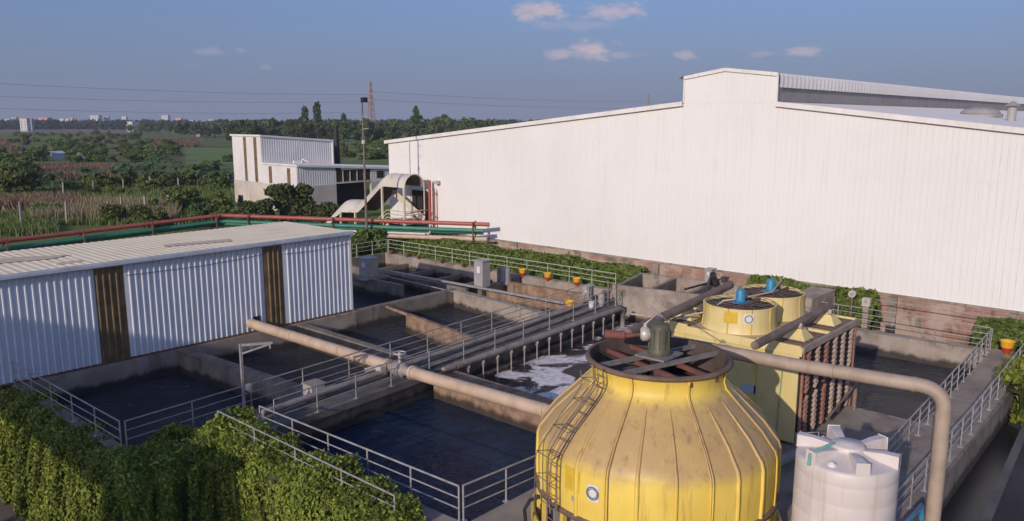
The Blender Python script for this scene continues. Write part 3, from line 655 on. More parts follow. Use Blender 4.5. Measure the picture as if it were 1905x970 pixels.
m.box(78, 85.3, 110.36, 110.48, .35, .62); m.build('mullion', M['cement'], w_)
m = MB(); m.box(78.0, 85.3, 112, 112.1, -4, .35); m.box(78, 78.1, 110.5, 112, -4, .35); m.build('open_bay', M['dark_in'], t)
m = MB(); m.box(86.6, 88.0, 110.28, 110.36, .9, 2.1); m.build('window', M['window'], t)
m = MB(); m.box(70.44, 70.52, 127.4, 129.0, -3.9, -2.1); m.build('door', M['window'], t)
m = MB(); m.box(76, 78, 119.5, 119.8, 3.5, 3.95); m.tube([(77.5, 119.4, 3.5), (77.5, 119.4, 4.2), (78.5, 119, 3.7)], .12, 6); m.build('roof_duct', M['trim'], t)
t = thing('chimney', 'tall dark steel chimney standing behind the small white mill', 'chimney', tuple(at_dist(630, 150, -4)))
p = WL[t.name]; m = MB(); m.tube([(p.x, p.y, -4), (p.x, p.y, 3), (p.x, p.y, 9.8)], .5, 12, rs=[.75, .62, .42]); m.build('stack', M['black'], t)
m = MB(); m.cyl(p.x, p.y, -4, -1.5, 1.0); m.build('base', M['black'], t)

# ================================================================ covered stair at the hall's end
t = thing('covered_stair', 'cream outdoor stair under a stepped barrel canopy beside the white hall', 'stairway', (45.8, 56, 0))
cxs, cw = 46.0, 1.15
path = [(53.4, 5.05), (56.5, 5.05), (60.2, 2.35), (62.9, 2.2), (66.6, -.4)]
pts = []
for i in range(len(path)-1):
    for k in range(10):
        f = k/10; pts.append((path[i][0]+(path[i+1][0]-path[i][0])*f, path[i][1]+(path[i+1][1]-path[i][1])*f))
pts.append(path[-1])
# soften the bends
P2 = [pts[0]]+[((pts[i-1][0]+pts[i][0]*2+pts[i+1][0])/4, (pts[i-1][1]+pts[i][1]*2+pts[i+1][1])/4) for i in range(1, len(pts)-1)]+[pts[-1]]
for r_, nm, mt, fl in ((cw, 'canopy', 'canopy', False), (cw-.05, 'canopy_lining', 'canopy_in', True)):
    m = MB(); v = []; fs = []; q = 15
    for (y, z) in P2:
        for k in range(q):
            a = math.pi*(k/(q-1)); v.append((cxs-math.cos(a)*r_, y, z+math.sin(a)*r_))
    for i in range(len(P2)-1):
        for k in range(q-1):
            f = (i*q+k, i*q+k+1, (i+1)*q+k+1, (i+1)*q+k); fs.append(f if fl else f[::-1])
    m.add(v, fs, 0, True); m.build(nm, M[mt], t)
m = MB(); m.tube([(cxs-math.cos(math.pi*k/16)*cw, 53.4, 5.05+math.sin(math.pi*k/16)*cw) for k in range(17)], .06, 6); m.tube([(cxs+cw, 53.4, 5.05), (cxs+cw, 53.4, 1.9)], .06, 6); m.build('arch_frame', M['cream_paint'], t)
for (y, zb, ztp) in ((53.45, 1.7, 5.05), (56.5, 1.6, 5.05), (60.6, -.9, 2.3), (62.9, -1.1, 2.2)):
    m = MB(); m.box(cxs-cw-.08, cxs-cw+.08, y-.08, y+.08, zb-5.4 if zb > 0 else -4, ztp); m.build('post', M['cream_paint'], t)
m = MB(); m.box(cxs-cw+.1, cxs+cw, 53.35, 56.5, 1.78, 2.0); m.build('landing', M['concrete_light'], t)
m = MB(); m.box(cxs-cw+.1, cxs+cw, 60.0, 62.3, -1.1, -.95); m.build('landing', M['concrete_light'], t)
m = MB()
for k in range(14):
    f = k/14; y = 55.9+4.1*f; z = 1.72-2.7*f; m.box(cxs-cw+.15, cxs+cw-.05, y, y+.30, z-.06, z)
for k in range(13):
    f = k/13; y = 62.3+3.7*f; z = -.97-2.6*f; m.box(cxs-cw+.15, cxs+cw-.05, y, y+.30, z-.06, z)
m.build('steps', M['concrete_light'], t)
m = MB()
for x in (cxs-cw+.08, cxs+cw): 
    m.bar((x, 55.8, 1.6), (x, 60.0, -1.1), .1, .35); m.bar((x, 62.3, -1.1), (x, 66, -3.6), .1, .35)
m.bar((cxs+cw-.2, 53.2, 2.1), (cxs+cw-.2, 57.6, 4.4), .06, .6)
m.build('stringer', M['cream_paint'], t)
m = MB()
for dz in (.95, .62, .3):
    m.tube([(cxs-cw, 53.45, 2.0+dz), (cxs-cw, 55.9, 2.0+dz), (cxs-cw, 60, -.95+dz), (cxs-cw, 62.3, -.95+dz)], .042, 5)
    m.tube([(cxs-cw, 53.42, 2.0+dz), (cxs+cw, 53.42, 2.0+dz)], .042, 5)
for k in range(5): m.tube([(cxs-cw, 56.4+k*.8, 1.6-k*.52), (cxs-cw, 56.4+k*.8, 2.55-k*.52)], .036, 5)
m.tube([(cxs-.1, 53.42, 2.0), (cxs-.1, 53.42, 2.95)], .042, 5)
m.build('handrail', M['cream_paint'], t)
m = MB(); m.box(47.6, 47.72, 53.6, 55.6, 1.95, 4.6); m.build('doorway', M['dark_in'], t)
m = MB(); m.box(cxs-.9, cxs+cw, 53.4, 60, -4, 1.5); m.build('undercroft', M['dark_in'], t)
t = thing('red_riser_pipes', 'pair of red riser pipes with valve at the stair arch', 'pipe', (47.5, 53.0, 0))
m = MB(); m.tube([(47.45, 53.0, -3), (47.45, 53.0, 5.6)], .14, 10); m.tube([(47.6, 52.55, -3), (47.6, 52.55, 4.9)], .07, 8); m.build('riser', M['red_pipe'], t)
m = MB(); m.tube([(47.3, 53.0, 3.0), (44.8, 53.2, 2.8)], .05, 6); m.build('branch_pipe', M['red_pipe'], t)
m = MB()
for z in (.8, 2.3, 4.4): m.cyl(47.6, 52.55, z, z+.14, .13)
m.cyl(47.45, 53.0, 1.2, 1.35, .2); m.build('flange', M['red_pipe'], t)
t = thing('floodlight', 'small white floodlight on the hall wall above the red riser', 'lamp', (47.7, 52.3, 5.4))
m = MB(); m.box(47.5, 47.85, 52.1, 52.5, 5.3, 5.6); m.build('housing', M['silver'], t); m = MB(); m.tube([(47.9, 52.3, 5.45), (47.98, 52.3, 5.45)], .05, 6); m.build('bracket', M['panel_grey'], t)

# ================================================================ pipe rack behind the shed
A_, B_, C_ = Vector((13.8, 63.2, 2.5)), Vector((34.6, 66.7, 2.5)), Vector((46.3, 44.5, 2.5))
nBC = (C_-B_).normalized(); sBC = Vector((-nBC.y, nBC.x, 0)); nAB = (B_-A_).normalized(); sAB = Vector((nAB.y, -nAB.x, 0))
def rackpipe(name, label, mat, r, dz, off, cat='pipe', start=None, end=0.):
    o = Vector((0, 0, dz)); e = C_-nBC*end
    bend = B_ + (sAB*off)+( -sBC*off if False else Vector((0, 0, 0)))
    pts = [A_+sAB*off+o, B_+sAB*off-nAB*.5+o, B_+sAB*off+nBC*.5+o, e+o-sBC*off*0+sBC*(-off)]
    if start: pts = [B_+nBC*start+o-sBC*off, e+o-sBC*off]
    m = MB(); m.tube(pts, r, 10); return tag(m.build(name, M[mat], loc=tuple(pts[-1])), label, cat)
rackpipe('red_pipe', 'long red pipe on top of the rack behind the shed', 'red_pipe', .17, 0., 0.)
rackpipe('green_pipe', 'upper green pipe below the red pipe on the rack', 'green_pipe', .17, -.52, .15, end=.4)
rackpipe('green_pipe', 'lower dark green pipe hugging the back edge of the shed roof', 'green_pipe', .17, -.75, -.25, end=.6)
rackpipe('white_pipe', 'long white pipe under the green pipes, ending in an upturned elbow', 'light_pipe', .10, -.95, .2, start=6.5, end=5.5)
rackpipe('cream_pipe', 'thick cream pipe lowest on the rack with a blunt end at the brick wall', 'pipe_cream', .20, -1.25, .0, start=9.5, end=.2)
m = MB(); e = C_-nBC*5.4+Vector((0, 0, -.95)); m.tube([e-nBC*.2, e+nBC*.15, e+nBC*.25+Vector((0, 0, .15)), e+nBC*.25+Vector((0, 0, .75)), e+nBC*.5+Vector((0, 0, .9)), e+nBC*4.2+Vector((0, 0, .98))], .09, 8)
tag(m.build('grey_pipe', M['light_pipe'], loc=tuple(e)), 'pale grey pipe rising in an elbow beside the end of the red pipe', 'pipe')
t = thing('pipe_rack', 'brown steel trestles carrying the red and green pipes', 'pipe rack', (B_.x, B_.y, -4))
for k, (base, d, L_) in enumerate(((A_, nAB, 3), (A_, nAB, 8.5), (A_, nAB, 14.2), (A_, nAB, 20.4), (B_, nBC, 3), (B_, nBC, 11.2), (B_, nBC, 23.8))):
    p = base+d*L_; sd = Vector((-d.y, d.x, 0)); m = MB()
    for s in (-.35, .35): m.bar((p.x+sd.x*s, p.y+sd.y*s, -4), (p.x+sd.x*s, p.y+sd.y*s, 2.72), .1, .1)
    m.bar(p-sd*.5+Vector((0, 0, -.22)), p+sd*.5+Vector((0, 0, -.22)), .08, .1); m.bar(p-sd*.5+Vector((0, 0, -1.5)), p+sd*.5+Vector((0, 0, -1.5)), .08, .1)
    m.build('trestle', M['brown_rust'], t)

# ================================================================ tall pole
t = thing('steel_pole', 'tall thin steel pole with a small camera box on top', 'pole', (40.6, 53.35, -4))
m = MB(); m.tube([(40.6, 53.35, -4), (40.6, 53.35, 5), (40.55, 53.35, 12.6)], .1, 8, rs=[.13, .1, .065]); m.build('shaft', M['pole'], t)
m = MB(); m.box(40.45, 40.95, 53.1, 53.4, 12.35, 12.75); m.build('camera_box', M['black'], t)
m = MB(); m.tube([(40.55, 53.3, 11.2), (40.9, 53.0, 11.2)], .03, 5); m.tube([(40.55, 53.3, 10.2), (40.9, 53.0, 10.25)], .03, 5); m.cyl(40.56, 53.35, 9.0, 9.3, .14); m.build('bracket', M['silver'], t)

# ================================================================ round yellow cooling tower
TX, TY = 17.85, 10.85
t = thing('round_cooling_tower', 'big round yellow cooling tower with dusty ribbed shell and open fan top', 'cooling tower', (TX, TY, 0))
ZB, RB, RR = 1.22, 3.22, 1.91
prof = [(RB, ZB), (RB+.015, 1.9), (RB, 2.52), (RB-.05, 2.70), (RB-.18, 2.86), (2.80, 3.18), (2.35, 3.62), (1.99, 3.97), (1.84, 4.13), (1.78, 4.30), (1.80, 4.48), (RR-.04, 4.66)]
m = MB(); m.lathe(prof, 96, (TX, TY)); m.build('shell', M['tower'], t)
m = MB(); m.lathe([(RR-.06, 4.64), (RR+.03, 4.62), (RR+.06, 4.68), (RR+.03, 4.74), (RR-.06, 4.74)], 72, (TX, TY)); m.build('rim', M['rim'], t)
m = MB(); m.lathe([(RR-.06, 4.735), (RR-.12, 4.6), (RR-.16, 4.2), (RR-.2, 3.9)], 72, (TX, TY)); m.build('inner_wall', M['inner_dusty'], t)
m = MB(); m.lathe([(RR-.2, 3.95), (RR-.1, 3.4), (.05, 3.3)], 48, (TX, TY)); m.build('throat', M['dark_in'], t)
def rib_pts(a, off, zlo=ZB, i1=None):
    P = []
    for (r, z) in prof[:i1]:
        P.append((TX+(r+off)*math.cos(a), TY+(r+off)*math.sin(a), max(z, zlo)))
    return P
# flanged seams that run all the way, and shorter stiffening ribs between them
base_a = math.atan2(-TY, -TX)                 # direction from the tower to the camera
for k in range(8):
    a = base_a+R(-20.5+45*k); m = MB()
    for da in (-.009, .009):
        P = rib_pts(a+da, .035); m.tube(P, .026, 5)
    sm_ = m.build('seam', M['tower'], t)
    m = MB(); m.tube(rib_pts(a+.018, .012), .012, 5); m.build('seam_joint', M['pipe_brown'], sm_)
    for j, (fr, top) in enumerate(((.30, 8), (.66, 8))):
        a2 = a+R(45)*fr; m = MB(); m.tube(rib_pts(a2, .005, ZB, top), .055, 6, rs=[.06, .06, .056, .052, .048, .044, .036, .01]); m.build('stiffener', M['tower'], t)
m = MB(); m.lathe([(RB-.02, 1.14), (RB+.09, 1.14), (RB+.09, 1.24), (RB-.02, 1.26)], 80, (TX, TY)); m.build('base_ring', M['rim'], t)
for k in range(20):
    a = base_a+R(9+18*k); m = MB(); x, y = TX+(RB-.02)*math.cos(a), TY+(RB-.02)*math.sin(a); ca, sa = math.cos(a), math.sin(a)
    m.bar((x, y, 0), (x, y, 1.16), .16, .12, up=(ca, sa, 0)); m.build('leg', M['tower_plain'], t)
m = MB(); m.lathe([(RB-.3, .3), (RB-.3, 1.14)], 48, (TX, TY)); m.build('inlet_louvre', M['louvre'], t)
m = MB(); m.lathe([(RB+.2, 0), (RB+.2, .35), (RB+.08, .35), (RB+.08, .05)], 64, (TX, TY)); m.build('basin', M['tower_plain'], t)
# fan support beams, directions read from the photograph's crossing beams
def beam(a, off, L0, L1, z, w, h, mat, name, tilt=0.):
    d = Vector((math.cos(a), math.sin(a), 0)); s = Vector((-d.y, d.x, 0)); c = Vector((TX, TY, z))
    m = MB(); m.bar(c+s*off+d*L0, c+s*off+d*L1, w, h); m.bar(c+s*off+d*L0+Vector((0, 0, h/2)), c+s*off+d*L1+Vector((0, 0, h/2)), w*1.25, .02); m.build(name, M[mat], t)
aG, aR = math.atan2(-1.06, 3.75), math.atan2(-3.44, -1.12)
for off in (-.42, .42): beam(aG, off, -1.78, 1.78, 4.60, .075, .11, 'grey_beam', 'fan_beam')
for off in (-.42, .42): beam(aR, off, -1.78, 1.78, 4.48, .075, .11, 'rust_beam', 'fan_beam')
MX, MY = TX+.12, TY+.05
m = MB(); m.cbox(MX, MY, 4.69, 1.0, .9, .05); m.build('motor_plate', M['grey_beam'], t)
m = MB(); m.lathe([(.30, 4.74), (.33, 4.8), (.28, 4.86), (.27, 5.45), (.25, 5.56), (.16, 5.6), (.01, 5.62)], 24, (MX, MY))
for k in range(12):
    a = k*math.pi/6; m.bar((MX+.28*math.cos(a), MY+.28*math.sin(a), 4.9), (MX+.28*math.cos(a), MY+.28*math.sin(a), 5.42), .02, .05, up=(math.cos(a), math.sin(a), 0))
mo = m.build('motor', M['olive'], t)
dL = Vector((-.58, .80, 0)); m = MB(); p = Vector((MX, MY, 5.28)); m.tube([p+dL*.26, p+dL*.34, p+dL*.48, p+dL*.53], .2, 16, rs=[.14, .2, .2, .13]); m.tube([p+dL*.4+Vector((0, 0, .18)), p+dL*.4+Vector((0, 0, .3))], .05, 8); m.build('terminal_box', M['silver'], mo)
m = MB(); m.tube([p+dL*.5+Vector((0, 0, -.02)), p+dL*.8+Vector((0, 0, -.06)), p+dL*.95+Vector((0, 0, -.06))], .05, 8, rs=[.05, .06, .09]); m.tube([p+dL*.95+Vector((0, 0, -.06)), p+dL*1.5+Vector((0, 0, -.04))], .13, 10); m.build('conduit', M['rust_beam'], mo)
m = MB(); m.tube([p+dL*.4+Vector((0, 0, .28)), p+Vector((-.05, .1, .55)), p+Vector((.2, .05, .42)), p+Vector((.9, .3, .1)), p+Vector((3.2, 2.2, -.2))], .02, 5); m.build('cable', M['silver'], mo)
for k in range(4):
    a = k*math.pi/2+.35; d = Vector((math.cos(a), math.sin(a), 0)); s = Vector((-d.y, d.x, 0)); m = MB(); c = Vector((TX, TY, 4.18))
    v = [c+d*.3-s*.12+Vector((0, 0, .06)), c+d*.3+s*.12-Vector((0, 0, .06)), c+d*1.72+s*.42-Vector((0, 0, .08)), c+d*1.72-s*.42+Vector((0, 0, .10))]
    v2 = [x+Vector((0, 0, .03)) for x in v]
    m.add(v+v2, [(0, 3, 2, 1), (4, 5, 6, 7), (0, 1, 5, 4), (1, 2, 6, 5), (2, 3, 7, 6), (3, 0, 4, 7)]); m.build('fan_blade', M['blade'], t)
m = MB(); m.cyl(TX, TY, 4.05, 4.5, .22); m.build('fan_hub', M['blade'], t)
# ladder with cage up the left flank
la = base_a-R(48)
def on_shell(z, off):
    for i in range(len(prof)-1):
        if prof[i][1] <= z <= prof[i+1][1]:
            f = (z-prof[i][1])/(prof[i+1][1]-prof[i][1]); return prof[i][0]+(prof[i+1][0]-prof[i][0])*f+off
    return RB+off
lad = None
m = MB(); zs = [0., .6, 1.22]+[1.22+.22*k for k in range(1, 17)]
tang = Vector((-math.sin(la), math.cos(la), 0)); rad = Vector((math.cos(la), math.sin(la), 0)); c0 = Vector((TX, TY, 0))
for s in (-.2, .2): m.tube([c0+rad*(RB+.22 if z < 1.3 else on_shell(min(z, 4.6), .20))+tang*s+Vector((0, 0, z)) for z in zs], .022, 6)
lad = m.build('ladder', M['pipe_brown'], t)
m = MB(); z = .3
while z < 4.5:
    rr_ = RB+.22 if z < 1.3 else on_shell(z, .20); m.tube([c0+rad*rr_-tang*.2+Vector((0, 0, z)), c0+rad*rr_+tang*.2+Vector((0, 0, z))], .015, 5); z += .3
m.build('rung', M['pipe_brown'], lad)
m = MB()
for s in (-.34, .34): m.tube([c0+rad*(on_shell(max(1.3, min(z, 4.6)), .50))+tang*s+Vector((0, 0, z)) for z in [1.3+.22*k for k in range(16)]], .014, 5)
for z in (1.5, 2.1, 2.7, 3.3, 3.9, 4.4):
    r0 = on_shell(z, .20); r1 = on_shell(z, .50)
    m.tube([c0+rad*r0-tang*.2+Vector((0, 0, z)), c0+rad*r1-tang*.34+Vector((0, 0, z)), c0+rad*r1+tang*.34+Vector((0, 0, z)), c0+rad*r0+tang*.2+Vector((0, 0, z))], .014, 5)
m.build('cage', M['pipe_brown'], lad)
def shell_patch(name, adeg, z0, z1, wdeg, mat, off=.02, parent=None):
    m = MB(); n = 6; v = []
    for i in range(n+1):
        a = base_a+R(adeg-wdeg/2+wdeg*i/n)
        for z in (z0, z1): v.append((TX+(RB+off)*math.cos(a), TY+(RB+off)*math.sin(a), z))
    m.add(v, [(2*i, 2*i+2, 2*i+3, 2*i+1) for i in range(n)]); return m.build(name, M[mat], parent or t)
shell_patch('faded_sticker', -38.5, 1.85, 2.45, 9.0, 'yellow_patch')
shell_patch('small_plate', -37.0, 1.60, 1.73, 3.2, 'panel_grey', .021)
lb = shell_patch('emblem_label', -26.8, 1.80, 2.23, 5.6, 'label_white', .022)
def ring_on(c, nrm, r, w, mat, name, parent, n=28, dashes=0):
    """flat printed ring facing nrm"""
    nrm = Vector(nrm).normalized(); u = nrm.cross(Vector((0, 0, 1))).normalized(); v_ = u.cross(nrm); m = MB(); c = Vector(c)
    for k in range(n):
        if dashes and k % 2: continue
        q = []
        for a in (2*math.pi*k/n, 2*math.pi*(k+1)/n):
            for r_ in (r-w, r): q.append(c+(u*math.cos(a)+v_*math.sin(a))*r_)
        m.add(q, [(0, 1, 3, 2)])
    return m.build(name, M[mat], parent)
a = base_a+R(-26.8); nr = (math.cos(a), math.sin(a), 0); c = (TX+(RB+.05)*nr[0], TY+(RB+.05)*nr[1], 2.015)
ring_on(c, nr, .175, .03, 'label_blue', 'emblem_ring', lb); ring_on(c, nr, .135, .03, 'label_blue', 'emblem_ticks', lb, 36, 1)
# basin pipe hoop at the left
m = MB(); p = c0+Vector((math.cos(base_a-R(62)), math.sin(base_a-R(62)), 0))*(RB+.3); m.tube([(p.x, p.y, .05), (p.x-.05, p.y+.25, .35), (p.x-.05, p.y+.3, .7), (p.x, p.y+.15, 1.0), (p.x+.1, p.y-.1, 1.15)], .05, 8); m.build('hose', M['black'], t)

# ================================================================ square yellow cooling tower
BX0, BX1, BY0, BY1, BZ = 25.2, 30.3, 9.8, 15.6, 3.45
t = thing('square_cooling_tower', 'pale yellow box cooling tower with red louvred end and two top fans', 'cooling tower', (27.7, 12.5, 0))
m = MB(); m.box(BX0, BX1, BY0+.12, BY1, .12, BZ-.02); m.build('casing', M['yellow_box'], t, bevel=.03)
m = MB()
for y in (11.4, 13.0, 14.2): m.box(BX0-.03, BX0-.002, y-.03, y+.03, .12, BZ-.05)
m.build('panel_seam', M['tower_plain'], t)
FYC = 12.75
# top: plain strip carrying the fans, open hot-water basins each side
m = MB(); m.box(BX0-.06, BX1+.06, 11.45, 14.05, BZ, BZ+.06); m.build('top_deck', M['deck_dusty'], t)
m = MB(); m.box(BX0-.09, BX0-.062, BY0, BY1, BZ-.22, BZ+.07); m.build('front_fascia', M['yellow_pale'], t)
for (y0, y1) in ((BY0, 11.44), (14.06, BY1)):
    m = MB(); m.box(BX0+.05, BX1-.05, y0+.06, y1-.04, BZ-.015, BZ+.015); bs = m.build('basin_floor', M['pipe_brown'], t)
    m = MB()
    for k in range(17): m.bar((BX0+.2+k*.3, y0+.1, BZ+.045), (BX0+.2+k*.3, y1-.08, BZ+.045), .05, .03)
    m.build('basin_slat', M['rim'], bs)
    for (xa, xb) in ((BX0-.06, BX0+.05), (27.65, 27.8), (BX1-.05, BX1+.06)):
        m = MB(); m.box(xa, xb, y0+.07, y1-.03, BZ-.03, BZ+.12); m.build('basin_kerb', M['yellow_pale'], bs)
m = MB(); m.box(BX0-.07, BX1+.07, BY0-.06, BY0+.06, BZ-.10, BZ+.10); m.build('edge_rail', M['pipe_tan'], t)
m = MB(); m.box(BX0-.07, BX1+.07, BY1-.0, BY1+.08, BZ-.10, BZ+.10); m.build('edge_rail', M['yellow_pale'], t)
for (x, y) in ((26.45, 10.5), (29.15, 10.5), (26.35, 14.8), (29.15, 14.8)):
    m = MB(); v = []
    for (h, z) in ((.40, BZ+.05), (.37, BZ+.09), (.18, BZ+.36), (.18, BZ+.40)):
        v += [(x-h, y-h, z), (x+h, y-h, z), (x+h, y+h, z), (x-h, y+h, z)]
    fs = [(12, 13, 14, 15)]
    for i in range(3):
        for k in range(4): fs.append((i*4+k, i*4+(k+1) % 4, i*4+4+(k+1) % 4, i*4+4+k))
    m.add(v, fs); hd = m.build('inlet_hood', M['yellow_pale'], t)
    m = MB(); m.cyl(x, y, BZ+.40, BZ+.50, .12, 12); m.tube([(x, y, BZ+.48), (x, y, BZ+.56)], .06, 8); m.tube([(x-.2, y-.12, BZ+.46), (x-.1, y-.1, BZ+.56)], .07, 8); m.build('valve', M['silver'], hd)
for i, fx in enumerate((26.52, 29.08)):
    m = MB(); fp = [(1.34, BZ+.06), (1.31, BZ+.12), (1.285, BZ+.35), (1.265, BZ+.6), (1.275, BZ+.82), (1.29, BZ+.93), (1.30, BZ+.95), (1.24, BZ+.95), (1.22, BZ+.84), (1.18, BZ+.2)]
    m.lathe(fp, 56, (fx, FYC)); st = m.build('fan_stack', M['yellow_pale'], t)
    m = MB()
    for k in range(10):
        a = base_a+R(13+36*k); P = [(fx+(r+.012)*math.cos(a), FYC+(r+.012)*math.sin(a), z) for (r, z) in fp[:7]]; m.tube(P, .022, 5); m.build('stack_rib', M['tower_plain'], st); m = MB()
    m = MB(); m.lathe([(1.21, BZ+.84), (.02, BZ+.82)], 36, (fx, FYC)); m.build('throat', M['dark_in'], st)
    m = MB()
    for k in range(14):
        a = 2*math.pi*k/14; m.tube([(fx+.25*math.cos(a), FYC+.25*math.sin(a), BZ+.965), (fx+1.24*math.cos(a), FYC+1.24*math.sin(a), BZ+.965)], .008, 4)
    for r_ in (.45, .75, 1.0, 1.22): m.tube([(fx+r_*math.cos(2*math.pi*k/30), FYC+r_*math.sin(2*math.pi*k/30), BZ+.975) for k in range(31)], .008, 4, caps=False)
    m.build('guard_grille', M['pipe_brown'], st)
    m = MB(); m.bar((fx-1.2, FYC-.2, BZ+.9), (fx+1.2, FYC-.2, BZ+.9), .08, .1); m.bar((fx-1.2, FYC+.2, BZ+.9), (fx+1.2, FYC+.2, BZ+.9), .08, .1); m.build('motor_beam', M['rust_beam'], st)
    m = MB(); m.lathe([(.17, BZ+.96), (.19, BZ+1.0), (.17, BZ+1.06), (.17, BZ+1.36), (.14, BZ+1.42), (.01, BZ+1.44)], 18, (fx, FYC)); m.cbox(fx+.22, FYC+.02, BZ+1.08, .14, .18, .2); m.cbox(fx, FYC, BZ+.93, .62, .5, .04); m.build('motor', M['blue_motor'], st)
    for k in range(4):
        a = k*math.pi/2+.5; m = MB(); m.bar((fx+.1*math.cos(a), FYC+.1*math.sin(a), BZ+.875), (fx+1.1*math.cos(a), FYC+1.1*math.sin(a), BZ+.88), .24, .02); m.build('blade', M['blade'], st)
    if i == 0:
        def on_stack(adeg, z0, z1, wdeg, mat, name, par, off=.03):
            m = MB(); n = 5; v = []
            for q in range(n+1):
                a = math.atan2(-FYC, -fx)+R(adeg-wdeg/2+wdeg*q/n)
                for z in (z0, z1): v.append((fx+(1.27+off)*math.cos(a), FYC+(1.27+off)*math.sin(a), z))
            m.add(v, [(2*q, 2*q+2, 2*q+3, 2*q+1) for q in range(n)]); return m.build(name, M[mat], par)
        on_stack(-14, BZ+.44, BZ+.86, 21, 'yellow_patch', 'faded_sticker', st)
        lb = on_stack(14, BZ+.46, BZ+.80, 16, 'label_white', 'emblem_label', st)
        a = math.atan2(-FYC, -fx)+R(14); nr = (math.cos(a), math.sin(a), 0)
        ring_on((fx+1.315*nr[0], FYC+1.315*nr[1], BZ+.63), nr, .145, .03, 'label_blue', 'emblem_ring', st)
m = MB(); m.tube([(25.2, 16.6, BZ+.1), (25.3, 15.0, BZ+.15), (25.9, 13.7, BZ+.55), (26.1, 13.2, BZ+1.0), (26.9, 12.75, BZ+1.05), (28.2, 12.3, BZ+1.12), (29.0, 12.3, BZ+1.45), (29.1, 12.4, BZ+1.5)], .035, 6); m.build('power_cable', M['pipe_cream'], t)
# louvred end (faces -Y)
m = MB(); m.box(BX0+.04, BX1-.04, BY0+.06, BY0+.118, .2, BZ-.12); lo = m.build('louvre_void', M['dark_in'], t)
ncol = 7
for k in range(ncol):
    x = BX0+.14+k*(BX1-BX0-.28)/(ncol-1)
    if k in (0, ncol-1): m = MB(); m.box(x-.05, x+.05, BY0-.02, BY0+.06, .15, BZ-.1); m.build('louvre_post', M['louver_red'], lo)
    if k < ncol-1:
        for (j0, j1) in ((0, 8), (9, 17)):
            m = MB(); m.box(x+.44, x+.48, BY0+.03, BY0+.055, .33+j0*.175, .30+j1*.175)
            for j in range(j0, j1):
                z = .35+j*.175; m.bar((x+.20, BY0-.02, z-.04), (x+.48, BY0+.0, z+.13), .10, .05)
            m.build('louvre_fin', M['louver_pale'] if k > 2 or k == 1 else M['louver_red'], lo)
m = MB(); m.tube([(BX0+1.9, BY0-.25, .55), (BX1+.1, BY0-.2, 1.15)], .05, 6); m.tube([(BX1-.1, BY0-.15, .0), (BX1-.1, BY0-.15, 1.1)], .09, 6); m.build('brace', M['pipe_brown'], t)
m = MB(); m.box(BX0-.03, BX0-.004, 11.35, 11.9, 1.55, 1.85); m.build('sign', M['label_pale'], t)
m = MB(); m.tube([(BX0-.04, 10.55, .3), (BX0-.04, 10.45, 2.6)], .018, 5); m.build('green_hose', M['aqua_tape'], t)

# ---------------------------------------------------------------- header pipes over the square tower
def pipe(name, label, pts, r, mat, cat='pipe', n=14, fl=None):
    if fl is None:
        m = MB(); m.tube(pts, r, n); return tag(m.build(name, M[mat], loc=tuple(pts[0])), label, cat)
    t = thing(name, label, cat, tuple(pts[0])); m = MB(); m.tube(pts, r, n); m.build('tube', M[mat], t)
    for (a, b) in fl:
        m = MB(); m.tube([a, b], r*(1.2 if (Vector(a)-Vector(b)).length > .09 else 1.07), n); m.build('flange', M[mat], t)
    return t
pipe('header_pipe', 'dusty brown pipe lying over the hoods at the louvred side of the square tower', [(22.9, 10.45, 3.98), (29.6, 10.62, 4.05), (29.65, 10.62, 4.05)], .14, 'pipe_brown')
pipe('header_pipe', 'dusty brown pipe sloping up past the far side of the square tower', [(21.3, 14.15, 4.02), (26, 14.55, 4.1), (30.0, 14.9, 4.2)], .17, 'pipe_brown')
def arc(c, p0, p1, n=8):                      # quarter bend from p0 to p1 with corner c
    c, p0, p1 = Vector(c), Vector(p0), Vector(p1); return [p0*(1-f)**2+c*2*f*(1-f)+p1*f*f for f in [i/n for i in range(n+1)]]
cx_, cy_ = 22.95, 5.0
pts = [(22.35, 13.6, 3.72), (22.5, 9, 3.76)]+[tuple(p) for p in arc((cx_, cy_, 3.8), (22.9, 5.65, 3.8), (cx_, cy_, 3.2))]+[(cx_, cy_, -1.3)]
pipe('standpipe', 'thick tan steel pipe crossing from the round tower and dropping beside the walkway', pts, .20, 'pipe_tan', n=18, fl=[((22.88, 5.80, 3.795), (22.885, 5.72, 3.797)), ((cx_, cy_, 3.1), (cx_, cy_, 3.03)), ((22.6, 7.9, 3.775), (22.605, 7.86, 3.775))])
# big cream pipe over the pools
pipe('big_cream_pipe', 'thick cream pipe running from the shed wall over the dark pools', [(20.45, 36.97, .5), (20.7, 25.9, .5)], .26, 'pipe_cream', n=18, fl=[((20.695, 26.1, .5), (20.70, 25.95, .5)), ((20.53, 33.2, .5), (20.532, 33.12, .5)), ((20.62, 29.4, .5), (20.622, 29.32, .5))])
pipe('big_cream_pipe', 'thick cream pipe on top of the stained wall between blue pool and foam', [(20.78, 24.45, .5), (21.35, 14.0, .5)], .26, 'pipe_cream', n=18, fl=[((20.78, 24.55, .5), (20.785, 24.40, .5)), ((20.97, 21.0, .5), (20.975, 20.92, .5)), ((21.14, 17.6, .5), (21.145, 17.52, .5))])
t = thing('valve_assembly', 'rusty grey valve joining the two thick cream pipes on the walkway', 'valve', (20.73, 25.2, 0))
m = MB(); m.tube([(20.7, 25.95, .5), (20.71, 25.6, .5), (20.72, 25.55, .5), (20.74, 24.95, .5), (20.75, 24.9, .5), (20.77, 24.55, .5)], .2, 12, rs=[.2, .2, .33, .33, .2, .2]); m.build('body', M['pipe_grey'], t)
